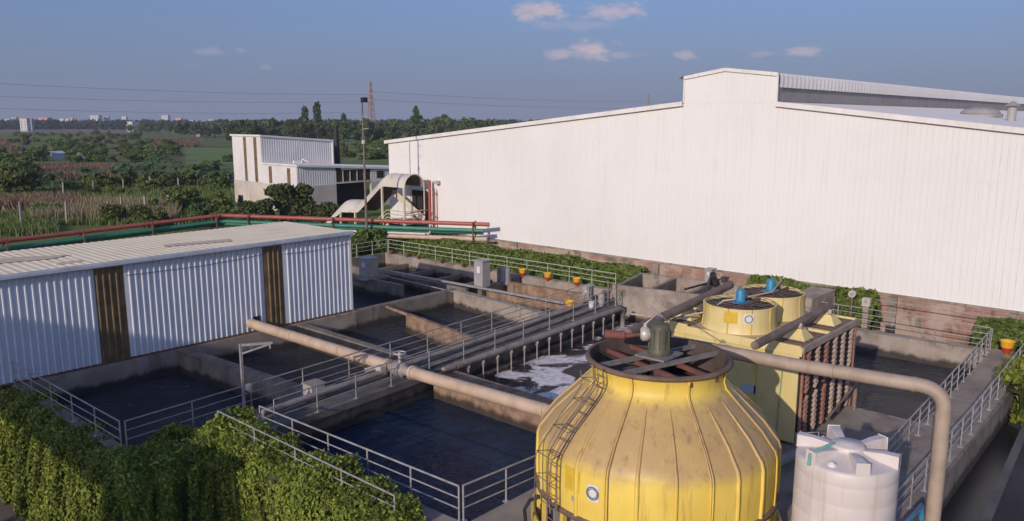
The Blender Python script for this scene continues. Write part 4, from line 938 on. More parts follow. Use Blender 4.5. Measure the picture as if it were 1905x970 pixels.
m = MB(); m.tube([(20.73, 25.25, .8), (20.73, 25.25, 1.25)], .06, 8); m.lathe([(.26, 1.2), (.28, 1.23), (.26, 1.26), (.23, 1.23)], 18, (20.73, 25.25)); m.build('handwheel', M['silver'], t)
m = MB(); m.cbox(20.3, 26.0, .25, .3, .35, .35); m.tube([(20.4, 26.3, .45), (19.9, 26.6, .35)], .1, 8); m.build('actuator', M['silver'], t)
# air pipe on the walkway edge and its droppers
AY = lambda x: 24.58+.055*(x-23.1)
pipe('air_pipe', 'long grey air pipe along the edge of the middle walkway', [(22.6, AY(22.6), .15), (30, AY(30), .15), (37.3, AY(37.3), .15), (37.7, AY(37.7)+.05, .0), (37.75, AY(37.7)+.05, -1.2)], .14, 'pipe_grey', fl=[((23.4, AY(23.4), .15), (23.5, AY(23.5), .15)), ((23.56, AY(23.5), .15), (23.66, AY(23.6), .15))])
def dropper():
    t = thing('dropper_pipe', 'slim grey dropper pipe hanging from the air pipe into the foam', 'pipe', (0, 0, 0), 'dropper pipes under the air pipe')
    m = MB(); m.tube([(0, 0, -.02), (0, 0, -.5)], .045, 8); m.tube([(0, 0, -.5), (0, 0, -1.4)], .035, 8); m.build('stem', M['galv'], t)
    m = MB(); m.tube([(0, 0, -.16), (0, 0, -.24)], .085, 10); m.tube([(-.1, 0, -.3), (.1, 0, -.3)], .03, 6); m.build('valve', M['silver'], t)
    return t
d0 = dropper()
for i in range(13):
    o = d0 if i == 0 else copy_tree(d0); x = 24.2+i*1.03; o.location = (x, AY(x)-.02, .13)
pipe('walkway_pipe', 'grey pipe lying along the middle walkway between the railings', [(14.4, 25.5, .28), (17.4, 25.75, .3), (22.4, 26.1, .3), (30, 26.8, .22), (36.5, 27.5, .2)], .13, 'pipe_grey')
pipe('walkway_pipe', 'thinner grey pipe close behind the air pipe on the walkway', [(22.0, 25.45, .12), (30, 26.0, .12), (37, 26.6, .12)], .07, 'pipe_grey')
pipe('walkway_pipe', 'thin conduit at the back edge of the middle walkway', [(18.5, 26.75, .1), (28, 27.4, .1), (37.6, 28.1, .1)], .05, 'pipe_grey')
t = thing('valve_box', 'grey box on the walkway beside the gallows post', 'box', (16.95, 26.1, 0))
m = MB(); m.cbox(17.0, 26.1, 0, .62, .62, .62); m.build('case', M['panel_grey'], t, bevel=.02); m = MB(); m.cbox(17.0, 26.1, .622, .7, .7, .05); m.build('lid', M['concrete_light'], t); m = MB(); m.tube([(16.35, 25.9, .12), (16.6, 26.0, .35), (16.68, 26.0, .5)], .1, 8); m.build('inlet', M['galv'], t)
t = thing('gallows_post', 'grey steel post with triangular arm standing by the left pool', 'post', (14.25, 26.6, 0))
m = MB(); m.bar((14.25, 26.6, 0), (14.25, 26.6, 2.75), .09, .09); m.build('mast', M['galv'], t)
m = MB(); m.bar((14.25, 26.6, 2.70), (15.2, 25.95, 2.72), .08, .08); m.bar((14.25, 26.6, 2.36), (15.15, 26.0, 2.68), .06, .06); m.build('arm', M['galv'], t)
m = MB(); m.tube([(15.12, 26.0, 2.66), (15.12, 26.0, 2.5)], .04, 6); m.build('hook', M['galv'], t)
m = MB(); m.cyl(14.42, 26.5, .95, 1.15, .12, 10); m.tube([(14.3, 26.55, 1.0), (14.5, 26.45, .85)], .05, 6); m.build('pulley', M['silver'], t)

# ================================================================ railings
def rail_run(label, pts, spacing=1.9, zs=(1.05, .72, .40), mat='galv', r=.026, z0=0., skip_end=False):
    t = thing('railing', label, 'railing', (*pts[0], z0))
    for j, z in enumerate(zs):
        m = MB(); m.tube([(p[0], p[1], z0+z) for p in pts], r if j == 0 else r*.72, 7); m.build('top_rail' if j == 0 else 'mid_rail', M[mat], t)
    for i in range(len(pts)-1):
        a, b = Vector((*pts[i], 0)), Vector((*pts[i+1], 0)); n = max(1, round((b-a).length/spacing))
        for k in range(n+1):
            if k == 0 and i > 0: continue
            p = a+(b-a)*(k/n); m = MB(); m.tube([(p.x, p.y, z0), (p.x, p.y, z0+zs[0])], r*.95, 7); m.cbox(p.x, p.y, z0, .16, .16, .02); m.build('post', M[mat], t)
    return t
rail_run('railing at the left pool corner, half in the creeper', [(9.42, 36.6), (9.72, 26.55)], 2.2)
rail_run('long railing along the back of the middle walkway', [(9.85, 26.42), (38.6, 28.4)], 2.35)
rail_run('front railing of the middle walkway, above the air pipe', [(14.3, 24.55), (20.0, 24.95), (38.3, 26.35)], 2.2)
rail_run('pinkish lit railing bordering the near blue pool', [(13.62, 24.35), (14.05, 14.72)], 1.95, (1.05, .70, .38), r=.031)
rail_run('railing returning from the pool corner to the round tower', [(14.16, 14.66), (17.4, 14.42)], 1.75, (1.05, .70, .38), r=.031)
rail_run('outer railing mostly swallowed by the lit creeper', [(12.4, 25.0), (12.5, 15.6)], 2.2)
rail_run('pale green railing along the far edge of the tanks', [(41.5, 51.6), (41.95, 28.9)], 1.9, (1.08, .74, .42), 'rail_green')
rail_run('pale green railing across the far left corner of the tanks', [(36.6, 51.55), (41.4, 51.65)], 1.6, (1.08, .74, .42), 'rail_green')
rail_run('long railing across the far wall of the basin', [(43.0, 17.4), (43.0, 7.7)], 2.2, (1.05, .74, .43, .16))
rail_run('inner railing of the right walkway beside the basin', [(42.95, 7.62), (30.5, 7.12), (22.5, 6.85)], 1.25, (1.05, .74, .43))
rail_run('outer railing of the right walkway above the drain', [(43.15, 6.02), (30.5, 5.72), (20.4, 5.66)], 1.55, (1.05, .74, .43))
pipe('guard_rail', 'single thin pale rail in front of the brick wall, behind the far railing', [(45.9, 52.0, 1.0), (46.2, 30, .85)], .028, 'rail_green', 'rail', 6)
pipe('guard_rail', 'single thin pale rail in front of the brick wall at the right basin', [(45.9, 17.6, .98), (45.9, 7.0, .98)], .028, 'galv', 'rail', 6)
# cable tray
m = MB(); m.bar((35.7, 45.6, .12), (36.35, 28.6, .12), .22, .10); tag(m.build('cable_tray', M['galv'], loc=(36, 37, .1)), 'narrow grey cable tray bridging the dark channels', 'cable tray')
m = MB(); m.bar((34.9, 44.0, -.04), (34.3, 30, -.04), .06, .05); tag(m.build('cable_tray', M['galv'], loc=(34.5, 37, 0)), 'thin conduit lying on top of the lit tank wall', 'conduit')
def cabinet(label, x, y, w, d, h, z=0.):
    t = thing('cabinet', label, 'cabinet', (x, y, z)); m = MB(); m.cbox(x, y, z, w, d, h); m.build('case', M['panel_grey'], t, bevel=.02)
    m = MB(); m.cbox(x, y, z+h+.003, w+.12, d+.12, .05); m.build('roof', M['panel_grey'], t); m = MB(); m.box(x-w/2-.02, x-w/2-.003, y-d*.22, y+d*.12, z+h*.55, z+h*.8); m.build('plate', M['label_white'], t)
cabinet('short grey cabinet on a slab behind the corner of the shed', 34.0, 44.6, .95, 1.0, 1.3)
m = MB(); m.box(33.0, 35.2, 43.7, 45.6, -.12, -.005); tag(m.build('cabinet_slab', M['concrete_light'], loc=(34, 44.6, -.1)), 'pale concrete slab under the short grey cabinet', 'slab')
cabinet('tall grey cabinet beside the cable tray', 36.9, 36.15, .75, .8, 1.75)
cabinet('small grey box with white plate at the far end of the middle walkway', 38.7, 28.7, .5, .5, .8)
cabinet('small grey control box on top of the concrete box tank', 44.3, 23.4, .55, .45, .75, 1.0)
t = thing('pump_motor', 'dark blue-grey pump motor standing upright near the hanging pots', 'pump', (39.5, 36.6, 0))
m = MB(); m.lathe([(.42, -.3), (.4, .0), (.36, .05), (.36, .75), (.3, .85), (.01, .88)], 16, (39.55, 36.5)); m.build('body', M['louvre'], t); m = MB(); m.cyl(39.2, 36.8, -.3, .9, .12, 10); m.build('riser', M['concrete_light'], t)
t = thing('pump_motor', 'small blue-grey pump beside the white bucket at the end of the walkway', 'pump', (37.6, 26.9, 0))
m = MB(); m.lathe([(.2, 0), (.2, .7), (.14, .78), (.01, .8)], 14, (37.6, 26.9)); m.build('body', M['louvre'], t); m = MB(); m.bar((38.0, 26.7, 0), (38.0, 26.7, 1.5), .08, .05); m.build('stand', M['pipe_brown'], t)
t = thing('bucket', 'small white plastic bucket at the end of the middle walkway', 'bucket', (36.7, 26.95, 0))
m = MB(); m.lathe([(.14, 0.02), (.19, .42), (.2, .44), (.17, .42)], 16, (36.7, 26.95), cap0=True); m.build('body', M['label_white'], t); m = MB(); m.tube([(36.52, 26.95, .42), (36.6, 26.8, .3), (36.7, 26.76, .28), (36.82, 26.82, .3), (36.88, 26.95, .42)], .012, 4); m.build('handle', M['galv'], t)
t = thing('pump_set', 'black pump and pipework on the edge of the concrete box tank', 'pump', (43.2, 22.3, 1))
m = MB(); m.tube([(41.2, 22.0, 1.06), (43.6, 23.0, 1.35)], .09, 8); m.tube([(40.9, 23.2, 1.05), (43.8, 22.9, 1.1)], .07, 8); m.build('suction_pipe', M['black'], t); m = MB(); m.tube([(43.5, 22.7, 1.3), (43.9, 23.0, 1.55)], .2, 10); m.cbox(43.7, 22.8, .96, .5, .5, .35); m.build('pump_body', M['black'], t)

# ================================================================ pots
def pot(label, loc, s=1., group=None):
    t = thing('plant_pot', label, 'pot', loc, group); x, y, z = loc
    m = MB(); m.lathe([(.19*s, z+.22*s), (.24*s, z+.44*s), (.25*s, z+.46*s), (.22*s, z+.45*s), (.17*s, z+.24*s)], 16, (x, y)); m.build('upper_pot', M['pot_yellow'], t)
    m = MB(); m.lathe([(.10*s, z), (.18*s, z+.21*s)], 16, (x, y), cap0=True, cap1=True); m.build('lower_pot', M['pot_red'], t)
    m = MB(); m.tube([(x+.1, y, z+.3*s), (x+.24, y, z+.34*s)], .015, 4); m.build('hook', M['galv'], t); return t
pot('red and yellow pot hanging on the pale green railing, farthest left of the three', (41.35, 36.5, -.02), 1.15)
pot('red and yellow pot hanging on the pale green railing, middle of the three', (41.4, 34.2, -.02), 1.15)
pot('red and yellow pot hanging on the pale green railing, nearest the concrete box tank', (41.45, 31.7, -.02), 1.15)
pot('yellow pot on the middle walkway near its far end', (35.6, 27.75, .0), 1.2)
pot('red and yellow pot on the floor at the far end of the right walkway', (42.75, 6.9, .0), 1.35)
FL = crown_mesh('flower_leaves', .3, .3, .3, 60, .07, M['brush'], 4)
for (y) in (50.8, 48.8, 47.4, 44.7, 42.3, 39.7):
    t = thing('ledge_flower', 'tiny orange flower tuft on the ledge under the pale green railing', 'flower', (41.15, y, .02), 'flower tufts on the far ledge')
    if y == 50.8:
        m = MB(); m.lathe([(.06, .02), (.13, .1), (.15, .2), (.08, .27), (.01, .29)], 10, (41.15, y)); f0 = m.build('bloom', M['flower'], t)
    else:
        c = f0.copy(); COL.objects.link(c); c.parent = t
    o = bpy.data.objects.new('foliage', FL); COL.objects.link(o); o.parent = t

# ================================================================ white plastic tank
KX, KY, KR, KT = 17.70, 5.72, 1.10, 3.46
t = thing('water_tank', 'dusty white ribbed plastic water tank with star-shaped raised lid', 'tank', (KX, KY, 0))
prof_k = [(KR, 0.0)]; z = 0.
while z < 3.1:
    prof_k += [(KR, z+.02), (KR, z+.40), (KR-.003, z+.408), (KR-.003, z+.442)]; z += .45
prof_k += [(KR, 3.16), (KR, KT-.06), (KR-.03, KT-.01), (KR-.08, KT), (KR*.62, KT+.06), (KR*.38, KT+.14), (.36, KT+.17)]
m = MB(); m.lathe(prof_k, 64, (KX, KY)); m.build('body', M['tank_white'], t)
m = MB(); m.lathe([(.36, KT+.16), (.37, KT+.25), (.33, KT+.28), (.2, KT+.29), (.18, KT+.31), (.01, KT+.315)], 32, (KX, KY)); m.build('lid', M['tank_white'], t)
ka = math.atan2(-KY, -KX)
for k in range(6):
    a = ka+R(18+60*k); d = Vector((math.cos(a), math.sin(a), 0)); s = Vector((-d.y, d.x, 0)); c = Vector((KX, KY, 0)); m = MB(); v = []
    for (r_, zt_, wd) in ((.30, KT+.20, .08), (KR*.7, KT+.26, .105), (KR-.005, KT+.26, .125)):
        zb_ = KT-.02 if r_ > .5 else KT+.08
        v += [c+d*r_-s*wd*1.25+Vector((0, 0, zb_)), c+d*r_+s*wd*1.25+Vector((0, 0, zb_)), c+d*r_+s*wd+Vector((0, 0, zt_)), c+d*r_-s*wd+Vector((0, 0, zt_))]
    fs = [(8, 9, 10, 11)]
    for i in range(2):
        b = i*4; fs += [(b+1, b+5, b+6, b+2), (b+2, b+6, b+7, b+3), (b+3, b+7, b+4, b)]
    m.add(v, fs); m.build('lid_rib', M['tank_white'], t, bevel=.02)
    if k in (1, 3, 5):
        e = c+d*(KR*.72)+s*.33; m = MB(); m.lathe([(.1, KT+.01), (.1, KT+.06), (.01, KT+.11)], 10, (e.x, e.y)); m.build('lug', M['label_white'], t)
a = ka+R(-42+0); a = ka+R(18-60); d = Vector((math.cos(a), math.sin(a), 0)); c = Vector((KX, KY, 0))
m = MB(); m.tube([c+d*.45+Vector((0, 0, KT+.36)), c+d*.9+Vector((0, 0, KT+.27)), c+d*(KR+.02)+Vector((0, 0, KT+.2)), c+d*(KR+.04)+Vector((0, 0, KT-.05))], .035, 6); m.build('green_tie', M['aqua_tape'], t)
pipe('blue_pipe', 'short blue plastic pipe leaving the white tank towards the tan standpipe', [(18.5, 5.6, .55), (20.4, 5.25, .55), (22.5, 5.2, .55), (22.6, 5.2, .1)], .07, 'aqua')
# small stuff on the deck between the towers and the tank
pipe('deck_pipe', 'grey pipe lying on the deck right of the round tower', [(21.8, 8.6, .12), (22.2, 7.5, .12), (20.5, 6.6, .12)], .1, 'louvre')
pipe('deck_pipe', 'thick dark pipe on the deck behind the white tank', [(22.6, 9.6, .3), (24.6, 9.3, .3), (24.9, 9.1, .7)], .16, 'louvre')
t = thing('hoop_stand', 'small black steel hoop stand on the deck at the foot of the square tower', 'frame', (24.6, 9.3, 0))
m = MB(); m.tube([(24.3, 9.5, 0), (24.3, 9.5, .9), (24.9, 9.0, .9), (24.9, 9.0, 0)], .03, 6); m.build('hoop', M['galv'], t); m = MB(); m.tube([(24.3, 9.5, .45), (24.9, 9.0, .45)], .025, 6); m.build('crossbar', M['galv'], t)
# light and meter box by the brick wall
t = thing('floodlight_post', 'thin post with a round floodlight in front of the brick wall', 'lamp', (44.9, 14.9, -1))
m = MB(); m.tube([(44.9, 14.9, -1), (44.9, 14.9, 1.3)], .05, 6); m.build('post', M['pipe_brown'], t); m = MB(); m.tube([(44.75, 14.9, 1.35), (44.95, 14.9, 1.35)], .2, 14); m.build('lamp_head', M['silver'], t); m = MB(); m.tube([(44.72, 14.9, 1.35), (44.748, 14.9, 1.35)], .12, 14); m.build('lens', M['panel_grey'], t)
t = thing('meter_box', 'grey meter box on a stand beside the round floodlight', 'box', (45.0, 14.2, -1))
m = MB(); m.cbox(45.0, 14.15, .75, .3, .42, .46); m.build('case', M['silver'], t); m = MB(); m.cbox(45.0, 14.15, -1, .2, .3, 1.75); m.build('stand', M['concrete_light'], t); m = MB(); m.box(44.82, 44.845, 14.05, 14.22, .95, 1.12); m.build('dial', M['louvre'], t)

# ================================================================ unseen blocker on columns, added and shaped to shade the near left corner
t = thing('shade_blocker', 'unseen raised block on columns with a side tower, added to shade the near left corner', 'building', (-20, 28, -4))
m = MB(); m.box(-22, -18.6, 18.5, 42, 10.1, 12.85); m.build('blocker_body', M['white_clad'], t)
m = MB(); m.box(-22, -18.6, 15.2, 18.48, -4, 11.0); m.build('blocker_tower', M['cement'], t)
for (x, y) in ((-21.7, 41.5), (-19, 41.5), (-21.7, 34), (-19, 34), (-21.7, 26), (-19, 26)):
    m = MB(); m.bar((x, y, -4), (x, y, 10.09), .35, .35); m.build('column', M['galv'], t)

# ================================================================ creepers hanging over the near walls
def creeper(name, label, a, b, out, top, bottom, n, mat='leaf_creeper', size=.034, width=.9, bulge=.45, strands=1.0, inner=.35):
    """leaves over a wall top from a to b and hanging down its outer face in strands; out = outward direction"""
    a, b = np.array([a[0], a[1]]), np.array([b[0], b[1]]); d = b-a; L_ = np.linalg.norm(d); d = d/L_; o = np.array(out, float); o /= np.linalg.norm(o)
    nt = int(n*.34); s = RNG.uniform(0, L_, nt)
    lump = lambda s, q=0: .5+.5*np.sin(s*1.7+q)*np.sin(s*.63+1.3*q+.4)+.25*np.sin(s*4.1+q)
    # cap over the wall head
    th = RNG.uniform(-.25, 1.0, nt)*math.pi*.62
    rr = (bulge*.8+.42*lump(s, .7))*RNG.uniform(.72, 1.06, nt)
    off = -inner+np.sin(th)*rr*1.5+RNG.normal(0, .05, nt); z = top-.30+np.cos(th)*rr*1.15+RNG.normal(0, .06, nt)
    P1 = np.stack([a[0]+d[0]*s+o[0]*off, a[1]+d[1]*s+o[1]*off, z], 1)
    N1 = np.stack([o[0]*np.sin(th), o[1]*np.sin(th), np.cos(th)], 1)
    # hanging strands
    ns = int(L_*16*strands); s0 = RNG.uniform(0, L_, ns); ln = (top-bottom)*np.clip(.78+.3*lump(s0, 2.)+RNG.normal(0, .12, ns), .2, 1.05)
    k = RNG.choice(ns, n-nt, p=ln/ln.sum()); f = RNG.uniform(0, 1, n-nt)**.85
    hz_ = top-.1-ln[k]*f; lean = .75 if 'outer wall' in label and top < 0 else 0.
    off = bulge*(.55+.5*lump(s0[k], 1.))*(1-f*.55)+.12+RNG.normal(0, .055, n-nt)+.18*np.sin(s0[k]*9+f*2)+lean*f
    ss = s0[k]+RNG.normal(0, .045, n-nt)+.12*np.sin(f*5+s0[k]*3)
    P2 = np.stack([a[0]+d[0]*ss+o[0]*off, a[1]+d[1]*ss+o[1]*off, hz_], 1)
    N2 = np.stack([np.full(n-nt, o[0]), np.full(n-nt, o[1]), np.full(n-nt, .45)], 1)
    # wisps standing off the top
    nw = int(n*.03); s = RNG.uniform(0, L_, nw); P3 = np.stack([a[0]+d[0]*s+o[0]*RNG.uniform(-.5, .6, nw), a[1]+d[1]*s+o[1]*RNG.uniform(-.5, .6, nw), top+RNG.uniform(0.1, .5, nw)], 1)
    P = np.concatenate([P1, P2, P3]); Nn = np.concatenate([N1, N2, np.tile([0, 0, 1.], (nw, 1))])
    c = np.array([(a[0]+b[0])/2, (a[1]+b[1])/2, bottom])
    t = thing(name, label, 'creeper', tuple(c)); me = leaves(name+'_leaves', P-c, size, M[mat], unit(Nn), .75, 1.5, 1.6); link_mesh('foliage', me, None, t)
    # stems: trailing runners down the face and stray shoots over the top
    m = MB(); o3 = Vector((o[0], o[1], 0)); d3 = Vector((d[0], d[1], 0)); a3 = Vector((a[0], a[1], 0)); rg = random.Random(int(L_*100)); SP = []
    for i in range(int(L_*9)):
        s_ = rg.uniform(0, L_); h_ = rg.uniform(.25, .7); ln_ = Vector((rg.uniform(-.35, .35), rg.uniform(-.35, .35), 0)); b_ = a3+d3*s_+o3*rg.uniform(-.3, .5)+Vector((0, 0, top+.1))
        pts_ = [b_, b_+ln_*.3+Vector((0, 0, h_*.6)), b_+ln_*.8+Vector((0, 0, h_)), b_+ln_*1.5+Vector((0, 0, h_*.8))]; m.tube(pts_, .006, 3)
        for q_ in range(7): f_ = rg.uniform(.3, 1); k_ = min(2, int(f_*3)); g_ = f_*3-k_; SP.append((pts_[k_]*(1-g_)+pts_[min(3, k_+1)]*g_)[:])
    for i in range(int(L_*7)):
        s_ = rg.uniform(0, L_); b_ = a3+d3*s_+o3*(bulge*rg.uniform(.8, 1.25)+.15); l_ = rg.uniform(.6, 2.4); z_ = top-rg.uniform(.2, 1.4); lean_ = .75 if 'outer wall' in label and top < 0 else 0.
        pts_ = [b_+o3*(lean_*.25*f*l_)+d3*rg.uniform(-.06, .06)+Vector((0, 0, z_-l_*f)) for f in (0, .33, .66, 1)]; m.tube(pts_, .007, 3)
        for q_ in range(14): f_ = rg.uniform(.1, 1); k_ = min(2, int(f_*3)); g_ = f_*3-k_; SP.append((pts_[k_]*(1-g_)+pts_[min(3, k_+1)]*g_)[:])
    tag(m.build('runners', M['bark'], t), kind='stuff')
    SP = np.array(SP)+RNG.normal(0, .03, (len(SP), 3)); link_mesh('shoot_foliage', leaves(name+'_shoots', SP-c, size*1.05, M[mat], None, 1., 1.5, 1.2), None, t)
    # woody mat behind the leaves keeps the wall from showing through
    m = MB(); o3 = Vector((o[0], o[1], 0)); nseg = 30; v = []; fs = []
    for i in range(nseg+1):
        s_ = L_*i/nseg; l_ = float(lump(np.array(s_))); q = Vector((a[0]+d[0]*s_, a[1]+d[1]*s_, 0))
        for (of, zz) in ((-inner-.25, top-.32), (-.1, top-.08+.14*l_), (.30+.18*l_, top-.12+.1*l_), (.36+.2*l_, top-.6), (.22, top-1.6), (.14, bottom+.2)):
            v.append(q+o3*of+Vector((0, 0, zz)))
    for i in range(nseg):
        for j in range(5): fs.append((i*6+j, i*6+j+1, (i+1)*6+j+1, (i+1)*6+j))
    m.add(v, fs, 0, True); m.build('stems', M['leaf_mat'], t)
    return t
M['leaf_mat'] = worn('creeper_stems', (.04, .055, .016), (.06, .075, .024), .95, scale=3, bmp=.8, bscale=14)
creeper('hanging_creeper', 'thick creeper hanging over the outer wall of the shaded left pool', (9.3, 40.5), (9.25, 24.4), (-1, 0), -.50, -4.0, 150000, width=1)
creeper('hanging_creeper', 'dark creeper curtain hanging at the stepped corner between two sunlit creepers', (8.7, 24.7), (12.6, 24.65), (-.15, -1), -.12, -4.0, 60000)
creeper('hanging_creeper', 'bright sunlit creeper covering the outer wall of the blue pool', (12.35, 25.0), (12.4, 15.2), (-1, 0), .16, -4.0, 125000, inner=.5, bulge=.6)
# filling in over the corner block
nb = 9000; q = RNG.uniform(0, 1, (nb, 2)); P = np.stack([9.4+q[:, 0]*3.6, 24.7+q[:, 1]*1.7, .03+.22*RNG.uniform(0, 1, nb)+.25*np.sin(q[:, 0]*9)*np.sin(q[:, 1]*5)], 1)
t = thing('creeper_mound', 'low dark creeper mound on the corner block by the gallows post', 'creeper', (11, 25.5, 0)); link_mesh('foliage', leaves('mound_leaves', P-np.array([11, 25.5, 0]), .06, M['leaf_creeper'], np.tile([0, 0, 1.], (nb, 1)), .8, 1.3), None, t)
m = MB(); m.prism([(9.4, 24.8), (12.7, 24.8), (12.9, 26.2), (9.5, 26.2)], .006, .16); m.build('stems', M['leaf_mat'], t)
# far creeper bank behind the green railing, right-hand hanging creeper, shrubs
def bank(name, label, P0, P1, wd, z0, z1, n, size, mat='leaf_hedge', cat='hedge'):
    a, b = np.array(P0), np.array(P1); d = b-a; L_ = np.linalg.norm(d); d /= L_; o = np.array([-d[1], d[0]])
    s = RNG.uniform(0, L_, n); u = RNG.uniform(-1, 1, n); lump = .5+.5*np.sin(s*1.1)*np.sin(s*.37+u*2)
    z = z0+(z1-z0)*np.sqrt(np.clip(1-u*u, 0, 1))*(.90+.10*lump)*RNG.uniform(.82, 1.03, n)
    P = np.stack([a[0]+d[0]*s+o[0]*u*wd/2, a[1]+d[1]*s+o[1]*u*wd/2, z], 1); c = np.array([(a[0]+b[0])/2, (a[1]+b[1])/2, z0])
    N = np.stack([o[0]*u, o[1]*u, np.full(n, .7)], 1)
    t = thing(name, label, cat, tuple(c)); link_mesh('foliage', leaves(name, P-c, size, M[mat], unit(N), .8), None, t)
    m = MB(); v = []; fs = []; ns = 24
    for i in range(ns+1):
        s_ = L_*i/ns
        for u_ in (-.95, -.7, -.3, .3, .7, .95):
            zz = z0+(z1-z0)*math.sqrt(max(0, 1-u_*u_))*.72; v.append((a[0]+d[0]*s_+o[0]*u_*wd/2, a[1]+d[1]*s_+o[1]*u_*wd/2, zz))
    for i in range(ns):
        for j in range(5): fs.append((i*6+j, i*6+j+1, (i+1)*6+j+1, (i+1)*6+j))
    m.add(v, [f[::-1] for f in fs], 0, True); m.build('stems', M['leaf_mat'], t); return t
bank('creeper_bank', 'long green creeper bank between the far railing and the brick wall', (44.1, 53.5), (44.3, 28.2), 3.4, -1.6, 1.3, 30000, .10)
bank('creeper_bank', 'green creeper clump behind the second fan of the square tower', (45.9, 21.5), (45.9, 13.9), 1.8, -1.5, 1.5, 7000, .10)
bank('creeper_bank', 'green creeper heap at the far corner of the right walkway', (44.6, 8.6), (44.6, 5.0), 1.9, -2.5, 1.25, 6000, .085, 'leaf_bush')
creeper('hanging_creeper', 'creeper hanging outside the far end of the right walkway', (36.2, 5.62), (43.9, 5.72), (0, -1), .15, -1.3, 18000, 'leaf_creeper', .06, bulge=.5, inner=-.05)
# shrubs by the pole and the mill
SH = [crown_mesh('shrub_crown_%d' % i, 1.5, 1.4, 2.2, 2600, .11, M['leaf_bush'], 9) for i in range(2)]
ST = trunk_mb(1.6, .09).mesh('shrub_trunk'); ST.materials.append(M['bark'])
place(SH[0], ST, 'shrub', 'leafy shrub in front of the pipes at the foot of the steel pole', 'shrub', (41.3, 53.6, -.9), 1.3)
place(SH[1], ST, 'shrub', 'lower dark shrub beside the railing in the far left tank corner', 'shrub', (38.7, 53.6, -1.4), 1.05)
place(SH[1], ST, 'shrub', 'small shrub under the rack pipes in front of the stair', 'shrub', (43.2, 53.4, -1.0), 1.1)
DB = crown_mesh('dense_bush_crown', 4.2, 4.2, 5.2, 9000, .20, M['leaf_tree'], 16)
DT = trunk_mb(3.5, .3).mesh('bush_trunk'); DT.materials.append(M['bark'])
place(DB, DT, 'broad_tree', 'dark rounded tree standing in front of the small white mill', 'tree', tuple(at_dist(545, 112, -4)), 1.0, 1.0, sz=1.08)
place(DB, DT, 'broad_tree', 'lower dark tree left of the rounded one by the mill', 'tree', tuple(at_dist(490, 108, -4)), .75, 2.2)
place(DB, DT, 'broad_tree', 'lower dark tree right of the rounded one by the mill', 'tree', tuple(at_dist(598, 105, -4)), .72, 4.2)
place(DB, DT, 'broad_tree', 'green bush tree left of the mill above the red pipe', 'tree', tuple(at_dist(375, 112, -4)), .58, 5.2)

# ================================================================ fields: reeds, bushes, banana plants, posts
def blades(name, label, cat, regions, n, h, wd, mat):
    Ps, Us, Vs = [], [], []
    for (px0, px1, y0, y1, wt) in regions:
        k = int(n*wt); u = RNG.uniform(0, 1, k); v_ = RNG.uniform(0, 1, k)
        for i in range(k):
            p = at(px0+(px1-px0)*u[i], y0+(y1-y0)*v_[i], -4); Ps.append(p[:])
    P = np.array(Ps); k = len(P); ang = RNG.uniform(0, 2*math.pi, k); hh = h*RNG.uniform(.5, 1.2, k)
    U = np.stack([np.cos(ang), np.sin(ang), np.zeros(k)], 1)*wd*RNG.uniform(.6, 1.4, k)[:, None]
    V = np.stack([RNG.normal(0, .18, k)*hh, RNG.normal(0, .18, k)*hh, hh], 1)*.5
    c = P.mean(0); return tag(link_mesh(name, quads_mesh(name, P-c, U, V, M[mat], True), None, None, tuple(c)), label, cat, kind='stuff')
blades('reed_grass', 'tall dry reed grass beside the fence posts', 'reeds', [(60, 330, 384, 416, 1.0)], 12000, 2.0, .12, 'reed')
blades('brown_brush', 'band of reddish brown dry brush in the fields', 'brush', [(38, 224, 314, 336, .65), (-20, 70, 380, 396, .2), (60, 150, 376, 396, .15)], 13000, 2.0, .28, 'brush')
blades('far_brown_brush', 'far reddish brush strip by the rice field', 'brush', [(276, 366, 262, 274, .6), (-20, 42, 262, 290, .4)], 6000, 2.0, .6, 'brush')
blades('field_grass', 'rough green grass across the near fields', 'grass', [(-20, 440, 352, 378, .35), (100, 440, 384, 420, .4), (-20, 110, 400, 440, .25)], 16000, 1.1, .14, 'grass_blade')
BC = [crown_mesh('bush_crown_%d' % i, 3.2, 3.2, 3.6, 1500, .26, M['leaf_bush'], 8) for i in range(3)]
BT = trunk_mb(2.2, .15).mesh('field_bush_trunk'); BT.materials.append(M['bark'])
bl = []
for (x0, x1, y0, y1, n, s) in ((0, 45, 318, 366, 12, 1.15), (-10, 40, 300, 318, 5, 1.0), (225, 340, 285, 300, 7, .9), (20, 260, 250, 260, 26, 1.0), (60, 330, 266, 284, 22, .75), (40, 230, 288, 303, 16, .7), (380, 440, 300, 340, 6, .7), (60, 330, 356, 366, 10, .45), (50, 330, 288, 302, 18, 1.0), (230, 440, 340, 356, 12, .7), (60, 230, 346, 356, 9, .5), (10, 240, 262, 290, 20, 1.05), (230, 330, 270, 296, 7, 1.0), (640, 720, 262, 300, 12, 1.2), (420, 700, 262, 285, 12, 1.1), (330, 425, 380, 410, 7, .75), (90, 330, 395, 425, 9, .5)):
    for i in range(n): bl.append((random.uniform(x0, x1), random.uniform(y0, y1), s*random.uniform(.7, 1.35)))
for (px, py, s) in bl:
    p = at(px, py, -4)
    place(BC[random.randrange(3)], BT, 'field_bush', 'leafy green bush out in the open fields beyond the shed', 'bush', tuple(p), s, group='bushes in the fields', sz=s*random.uniform(.8, 1.25))
